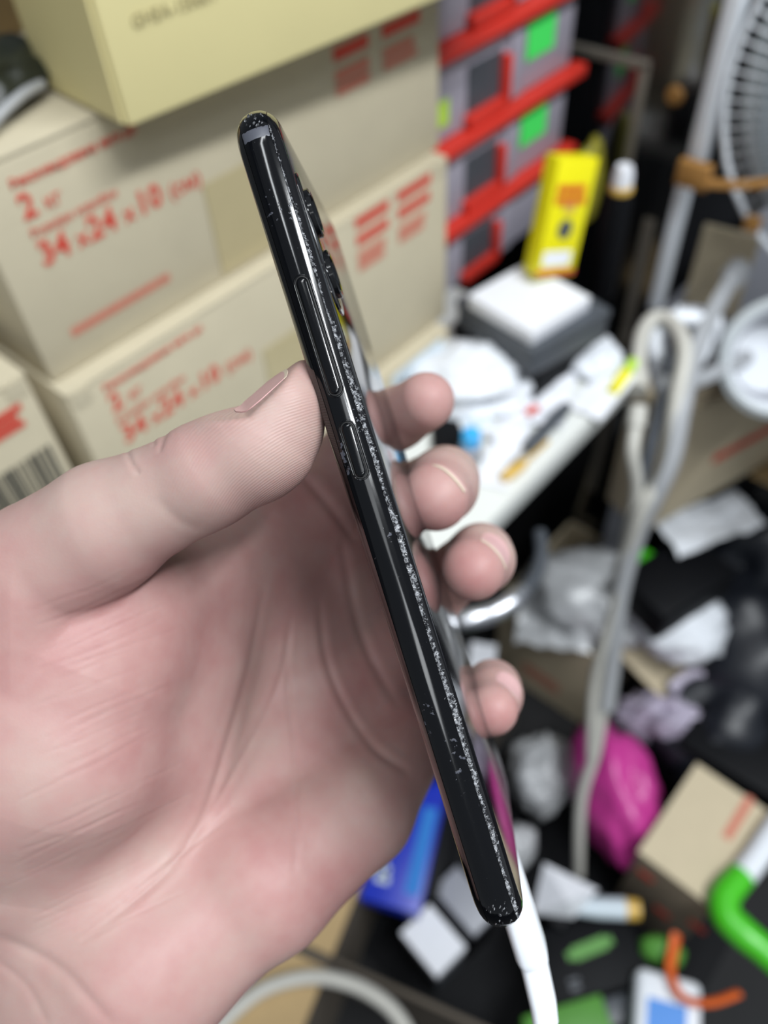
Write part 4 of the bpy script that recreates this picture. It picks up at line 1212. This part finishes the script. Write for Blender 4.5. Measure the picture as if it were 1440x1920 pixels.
def surface_nets(lo, hi, step, fn):
    n = [int(math.ceil((hi[i] - lo[i]) / step)) + 1 for i in range(3)]
    ax = [lo[i] + step * np.arange(n[i]) for i in range(3)]
    G = np.stack(np.meshgrid(*ax, indexing='ij'), -1).reshape(-1, 3)
    S = np.concatenate([fn(c) for c in np.array_split(G, max(1, len(G) // 400000))]).reshape(n)
    inside = S < 0
    c = [slice(None, -1), slice(1, None)]
    cnt = np.zeros([m - 1 for m in n], int)
    for i in (0, 1):
        for j in (0, 1):
            for k in (0, 1): cnt += inside[c[i], c[j], c[k]]
    act = (cnt > 0) & (cnt < 8)
    idx = -np.ones(act.shape, int); ids = np.argwhere(act); idx[act] = np.arange(len(ids))
    acc = np.zeros((len(ids), 3)); num = np.zeros(len(ids))
    corners = [(i, j, k) for i in (0, 1) for j in (0, 1) for k in (0, 1)]
    for a in corners:
        for axis in range(3):
            if a[axis] == 1: continue
            b = list(a); b[axis] = 1
            sa = S[ids[:, 0] + a[0], ids[:, 1] + a[1], ids[:, 2] + a[2]]
            sb = S[ids[:, 0] + b[0], ids[:, 1] + b[1], ids[:, 2] + b[2]]
            m = (sa < 0) != (sb < 0)
            t = np.where(m, sa / np.where(m, sa - sb, 1), 0)
            p = np.array(a, float)[None] + t[:, None] * (np.array(b) - np.array(a))[None]
            acc += np.where(m[:, None], p, 0); num += m
    V = (ids + acc / num[:, None]) * step + np.array(lo)
    F = []
    for axis in range(3):
        u, w_ = [(1, 2), (2, 0), (0, 1)][axis]
        sl0 = [slice(None)] * 3; sl1 = [slice(None)] * 3
        sl0[axis] = slice(None, -1); sl1[axis] = slice(1, None)
        A, B = inside[tuple(sl0)], inside[tuple(sl1)]
        e = np.argwhere(A != B)
        e = e[(e[:, u] > 0) & (e[:, w_] > 0) & (e[:, u] < n[u] - 1) & (e[:, w_] < n[w_] - 1)]
        flip = A[tuple(e.T)]
        q = []
        for du, dw in ((1, 1), (0, 1), (0, 0), (1, 0)):
            f = e.copy(); f[:, u] -= du; f[:, w_] -= dw
            q.append(idx[tuple(f.T)])
        q = np.stack(q, 1)
        q[~flip] = q[~flip][:, ::-1]
        F.append(q)
    F = np.concatenate(F); F = F[(F >= 0).all(1)]
    return V, F


def hand_grad(P, e=0.15):
    k = np.array([[1, -1, -1], [-1, -1, 1], [-1, 1, -1], [1, 1, 1]], float)
    g = np.zeros_like(P); s = np.zeros(len(P))
    for r in k:
        d = hand_sdf(P + r * e); g += d[:, None] * r; s += d
    L = np.linalg.norm(g, axis=1, keepdims=True)
    return g / np.maximum(L, 1e-9), s / 4


def project_hand(P, it=2):
    for _ in range(it):
        g, d = hand_grad(P); P = P - g * d[:, None]
    return P


HSTEP = 1.5
hv, hf = surface_nets((-232, -48, 128), (46, 277, 262), HSTEP, hand_sdf)
# only vertices that were reached by faces, refined by two rounds of quad splitting


def quad_split(V, F):
    E = np.concatenate([F[:, [i, (i + 1) % 4]] for i in range(4)])
    E.sort(axis=1)
    ue, inv = np.unique(E, axis=0, return_inverse=True); inv = inv.reshape(-1)
    n, nf = len(V), len(F)
    mid = (V[ue[:, 0]] + V[ue[:, 1]]) / 2
    cen = V[F].mean(1)
    e = [n + inv[i * nf:(i + 1) * nf] for i in range(4)]
    c = n + len(ue) + np.arange(nf)
    nfc = np.concatenate([np.stack([F[:, i], e[i], c, e[(i + 3) % 4]], 1) for i in range(4)])
    return np.concatenate([V, mid, cen]), nfc


hv = project_hand(hv, 1)
hv, hf = quad_split(hv, hf)
_g0 = hand_grad(hv)[0]
hv = hv - _g0 * hand_sdf(hv)[:, None]
_both, hf2 = quad_split(np.concatenate([hv, _g0], 1), hf)
hf = hf2; hv = _both[:, :3].copy(); _g0 = _both[:, 3:] / np.linalg.norm(_both[:, 3:], axis=1, keepdims=True)
hv = hv - _g0 * hand_sdf(hv)[:, None]

# ---- creases: pixel polylines dropped onto the skin, pressed in with a soft profile
hand_n = _g0
_px = 720 + FPX * hv[:, 0] / hv[:, 2]; _py = 960 + FPX * hv[:, 1] / hv[:, 2]
_front = _g0[:, 2] < 0.15


def crease(poly, width, depth, lip=0.25, zmax=400.0, zmin=0.0):
    """press a groove of given width and depth (mm) along a line over the skin that faces the lens"""
    global hv
    P = [Vector((x, y, 0)) for x, y in poly]
    Q = np.array([[p.x, p.y] for p in (catmull(P, 6) if len(P) > 2 else P)])
    lo, hi = Q.min(0) - 60, Q.max(0) + 60
    sel = np.where(_front & (_px > lo[0]) & (_px < hi[0]) & (_py > lo[1]) & (_py < hi[1]) & (hv[:, 2] < zmax) & (hv[:, 2] > zmin))[0]
    if len(sel) == 0: return
    p = np.stack([_px[sel], _py[sel]], 1); best = np.full(len(sel), 1e9); tt = np.zeros(len(sel))
    m = len(Q) - 1
    for i in range(m):
        a, b = Q[i], Q[i + 1]; ab = b - a; L2 = ab @ ab + 1e-9
        t = np.clip(((p - a) @ ab) / L2, 0, 1)
        d = np.linalg.norm(p - a - t[:, None] * ab, axis=1)
        u = d < best; best[u] = d[u]; tt[u] = (i + t[u]) / m
    mm = best * hv[sel, 2] / FPX
    fade = np.clip(np.minimum(tt, 1 - tt) * 5, 0, 1) ** 0.7
    depth *= 0.6
    prof = -depth * np.exp(-(mm / width) ** 2) + depth * lip * np.exp(-((mm - 2.2 * width) / (1.2 * width)) ** 2)
    hv[sel] += hand_n[sel] * (prof * fade)[:, None]


crease([(497, 1090), (470, 1240), (430, 1380), (385, 1520), (330, 1615), (250, 1690), (150, 1765)], 0.8, 0.5, 0.4)
crease([(556, 880), (600, 925), (640, 975), (668, 1020)], 1.3, 1.2, 0.15, zmin=190)
crease([(548, 1150), (520, 1290), (455, 1420), (372, 1560)], 0.7, 0.32, 0.4)
crease([(600, 1120), (608, 1220), (640, 1310), (700, 1400), (770, 1450)], 0.9, 0.6, 0.4)
crease([(540, 1180), (540, 1300), (552, 1400), (556, 1520), (552, 1640)], 0.7, 0.28, 0.4)
crease([(640, 1000), (660, 1120), (690, 1220), (750, 1330)], 1.1, 0.8, 0.3)
crease([(-20, 1752), (60, 1785), (120, 1822), (165, 1870), (215, 1925)], 1.2, 0.5, 0.2)
crease([(-10, 1800), (50, 1850), (90, 1925)], 0.9, 0.25, 0.2)
crease([(316, 806), (307, 822), (298, 850)], 0.45, 0.3, 0.2)
crease([(286, 818), (290, 838)], 0.4, 0.2, 0.2)
crease([(236, 838), (246, 868), (262, 890)], 0.5, 0.3, 0.2)
crease([(290, 930), (318, 962), (350, 985), (380, 992)], 1.1, 0.22, 0.1)
crease([(470, 820), (520, 838), (560, 862)], 0.5, 0.06, 0.2)
rr = random.Random(3)
for i in range(34):                               # fine flexion lines across the ball of the thumb
    x0 = rr.uniform(-20, 60); y0 = 1150 + i * 20 + rr.uniform(-12, 12)
    L = rr.uniform(110, 300); s = -0.44 + rr.uniform(-0.08, 0.08)
    x0 += rr.uniform(0, 90)
    pts = [(x0 + L * t, y0 + L * t * s + rr.uniform(-4, 4)) for t in (0, 0.33, 0.66, 1)]
    crease(pts, 0.34, 0.03 + rr.random() * 0.05, 0.5)
for i in range(9):                                # short lines beside the life line
    x0 = 90 + i * 28; y0 = 1790 - i * 22
    crease([(x0, y0), (x0 + 60, y0 - 38), (x0 + 130, y0 - 92)], 0.38, 0.07, 0.5)

# fine uneven flesh: a few slow sine fields (mm)


def field(P, wl, seed, n=7):
    r_ = np.random.RandomState(seed); out = np.zeros(len(P))
    for _ in range(n):
        d = r_.normal(size=3); d /= np.linalg.norm(d)
        out += np.sin((P @ d) * 2 * np.pi / (wl * r_.uniform(0.7, 1.4)) + r_.uniform(0, 6.28))
    return out / math.sqrt(n)


_nz = 0.6 * field(hv, 30, 1) + 0.4 * field(hv, 13, 2)
hv = hv + hand_n * (field(hv, 24, 5) * 0.12)[:, None]

# skin redness: flushed finger pads, ball of the thumb and heel of the palm; paler tendons


def blob(x, y, d, r):
    c = np.array([(x - 720) / FPX * d, (y - 960) / FPX * d, d])
    return np.exp(-(np.linalg.norm(hv - c, axis=1) / r) ** 2)


red = 0.40 + 0.13 * _nz
for b in ((120, 1230, 150, 24, .15), (300, 1040, 150, 12, .25), (560, 870, 142, 12, .15), (420, 1760, 165, 26, .12), (330, 1250, 172, 24, .15),
          (800, 760, 205, 14, .12), (805, 965, 192, 10, .28), (890, 1095, 192, 10, .28), (930, 1340, 198, 10, .2), (640, 1300, 208, 25, .2), (560, 1000, 212, 18, .25)):
    red += b[4] * blob(*b[:4])
for b in ((470, 800, 140, 14, .15), (350, 900, 146, 30, .14), (120, 930, 142, 22, .2), (500, 1300, 200, 18, .2), (860, 870, 212, 12, .45), (935, 1020, 212, 12, .4), (60, 1850, 175, 30, .2), (10, 1480, 148, 16, .12)):
    red -= b[4] * blob(*b[:4])
red = np.clip(red, 0, 1)

# ---- skin material
sk, n, l, b = new_mat('skin')
at = n.new('ShaderNodeAttribute'); at.attribute_name = 'redness'
ramp = n.new('ShaderNodeValToRGB')
ramp.color_ramp.elements[0].position = 0.0; ramp.color_ramp.elements[0].color = srgb(172, 151, 142)
ramp.color_ramp.elements[1].position = 1.0; ramp.color_ramp.elements[1].color = srgb(154, 98, 98)
e = ramp.color_ramp.elements.new(0.45); e.color = srgb(169, 133, 128)
tc = n.new('ShaderNodeTexCoord')
n1 = n.new('ShaderNodeTexNoise'); n1.inputs['Scale'].default_value = 260; n1.inputs['Detail'].default_value = 3
l.new(tc.outputs['Object'], n1.inputs['Vector'])
ma = n.new('ShaderNodeMath'); ma.operation = 'MULTIPLY_ADD'; ma.inputs[1].default_value = 0.34; ma.inputs[2].default_value = -0.17
l.new(n1.outputs['Fac'], ma.inputs[0])
ad = n.new('ShaderNodeMath'); ad.operation = 'ADD'; ad.use_clamp = True
l.new(at.outputs['Fac'], ad.inputs[0]); l.new(ma.outputs[0], ad.inputs[1])
l.new(ad.outputs[0], ramp.inputs['Fac']); l.new(ramp.outputs['Color'], b.inputs['Base Color'])
b.inputs['Roughness'].default_value = 0.5
b.inputs['Specular IOR Level'].default_value = 0.32
b.inputs['Subsurface Weight'].default_value = 0.25
b.inputs['Subsurface Radius'].default_value = (1.0, 0.35, 0.2)
b.inputs['Subsurface Scale'].default_value = 0.0028
# skin cells + friction ridges
vo = n.new('ShaderNodeTexVoronoi'); vo.inputs['Scale'].default_value = 1500
l.new(tc.outputs['Object'], vo.inputs['Vector'])
wv = n.new('ShaderNodeTexWave'); wv.wave_type = 'RINGS'; wv.rings_direction = 'SPHERICAL'
wv.inputs['Scale'].default_value = 620; wv.inputs['Distortion'].default_value = 3.0; wv.inputs['Detail'].default_value = 1.0; wv.inputs['Detail Scale'].default_value = 0.25
mp = n.new('ShaderNodeMapping'); mp.vector_type = 'POINT'
l.new(tc.outputs['Object'], mp.inputs['Vector']); l.new(mp.outputs['Vector'], wv.inputs['Vector'])
pm = n.new('ShaderNodeAttribute'); pm.attribute_name = 'ridge'
wm = n.new('ShaderNodeMath'); wm.operation = 'MULTIPLY'
l.new(wv.outputs['Fac'], wm.inputs[0]); l.new(pm.outputs['Fac'], wm.inputs[1])
hs = n.new('ShaderNodeMath'); hs.operation = 'MULTIPLY_ADD'; hs.inputs[1].default_value = 0.35
l.new(vo.outputs['Distance'], hs.inputs[0]); l.new(wm.outputs[0], hs.inputs[2])
bp = n.new('ShaderNodeBump'); bp.inputs['Strength'].default_value = 0.3; bp.inputs['Distance'].default_value = 0.0001
l.new(hs.outputs[0], bp.inputs['Height']); l.new(bp.outputs['Normal'], b.inputs['Normal'])

hw = cam2w(hv / 1000.0)
hand = mk('hand', hw, hf.tolist(), sk, smooth=True)
tag(hand, 'bare left hand with open palm, thumb and fingers gripping the black phone', 'hand')
at_ = hand.data.attributes.new('redness', 'FLOAT', 'POINT'); at_.data.foreach_set('value', red.astype(np.float32))
ridge = np.clip(blob(520, 840, 141, 15) * 1.4, 0, 1)
at_ = hand.data.attributes.new('ridge', 'FLOAT', 'POINT'); at_.data.foreach_set('value', ridge.astype(np.float32))
mp.inputs['Location'].default_value = -(C(600, 1010, 150) - hand.location)

# ---- fingernails
nm, n, l, b = new_mat('fingernail')
b.inputs['Base Color'].default_value = srgb(214, 172, 168); b.inputs['Roughness'].default_value = 0.4
tcn = n.new('ShaderNodeTexCoord'); nn = n.new('ShaderNodeTexNoise'); nn.inputs['Scale'].default_value = 300
l.new(tcn.outputs['Object'], nn.inputs['Vector'])
cr = n.new('ShaderNodeValToRGB'); cr.color_ramp.elements[0].color = srgb(190, 150, 150); cr.color_ramp.elements[1].color = srgb(202, 164, 162)
l.new(nn.outputs['Fac'], cr.inputs['Fac']); l.new(cr.outputs['Color'], b.inputs['Base Color'])
M['nail'] = nm
M['nailtip'] = mat('nail_free_edge', srgb(206, 192, 172), 0.4, var=0.05, scale=400)


def fingernail(px, py, d, axis, nrm, length, width, tip=0.9, straight=0.75, off=0.15):
    c = np.array([(px - 720) / FPX * d, (py - 960) / FPX * d, d])
    nrm = np.array(nrm, float); nrm /= np.linalg.norm(nrm)
    a = np.array(axis, float); a -= nrm * (a @ nrm); a /= np.linalg.norm(a)
    bb = np.cross(nrm, a)
    ns, nt = 16, 12
    P = []
    for i in range(ns + 1):
        s = i / ns
        half = width / 2 * (0.80 + 0.2 * min(1, s * 2.5)) * math.sqrt(max(0.05, 1 - max(0, (0.25 - s) / 0.27) ** 2))
        for j in range(nt + 1):
            t = j / nt * 2 - 1
            P.append(c + a * (s - 0.5) * length + bb * t * half + nrm * 6 - a * 0.10 * length * t * t * (1 if s > .5 else 0) * (s - .5) * 2)
    P = np.array(P)
    for _ in range(14):
        P = P - nrm * (hand_sdf(P) - off)[:, None] * 0.8
    P = P.reshape(ns + 1, nt + 1, 3)
    for i in range(ns + 1):                       # free edge runs straight on instead of following the pad
        s = i / ns
        if s > 0.72:
            k = int(ns * 0.72); dirv = P[k] - P[k - 2]; dirv /= np.linalg.norm(dirv, axis=1, keepdims=True)
            st = P[k] + dirv * (s - 0.72) * length
            P[i] = st * straight + P[i] * (1 - straight)
    V = [Vector(cam2w(p / 1000.0)) for p in P.reshape(-1, 3)]
    under = [Vector(cam2w((p - nrm * 0.45) / 1000.0)) for p in P.reshape(-1, 3)]
    N = len(V); F = []; mi = []
    for i in range(ns):
        for j in range(nt):
            q = i * (nt + 1) + j
            F.append((q, q + 1, q + nt + 2, q + nt + 1)); F.append((N + q + nt + 1, N + q + nt + 2, N + q + 1, N + q))
            mi += [1 if i >= ns - max(1, round(tip * ns / length)) else 0] * 2
    rim = list(range(nt + 1)) + [i * (nt + 1) + nt for i in range(1, ns + 1)] + [ns * (nt + 1) + j for j in range(nt - 1, -1, -1)] + [i * (nt + 1) for i in range(ns - 1, 0, -1)]
    for p, q in zip(rim, rim[1:] + rim[:1]):
        F.append((q, p, N + p, N + q)); mi.append(1 if min(p, q) >= (ns - 1) * (nt + 1) else 0)
    o = mk('fingernail', V + under, F, 'nail', hand, smooth=True, auto=0.8)
    o.data.materials.append(M['nailtip'])
    o.data.polygons.foreach_set('material_index', mi)
    return o


fingernail(491, 733, 148.5, NAIL_A, NAIL_N, 12.2, 11.5, 1.1, straight=0.0, off=0.15)['label'] = 'thumbnail with a pale free edge'
fingernail(826, 905, 202, (-0.66, 0.52, -0.55), (0.50, -0.36, -0.78), 9.5, 10.0, 0.9)
fingernail(917, 1036, 204, (-0.62, 0.56, -0.55), (0.55, -0.36, -0.75), 9.0, 9.5, 0.9)
fingernail(942, 1289, 208, (-0.60, 0.62, -0.5), (0.66, -0.34, -0.67), 7.5, 7.5, 0.7)
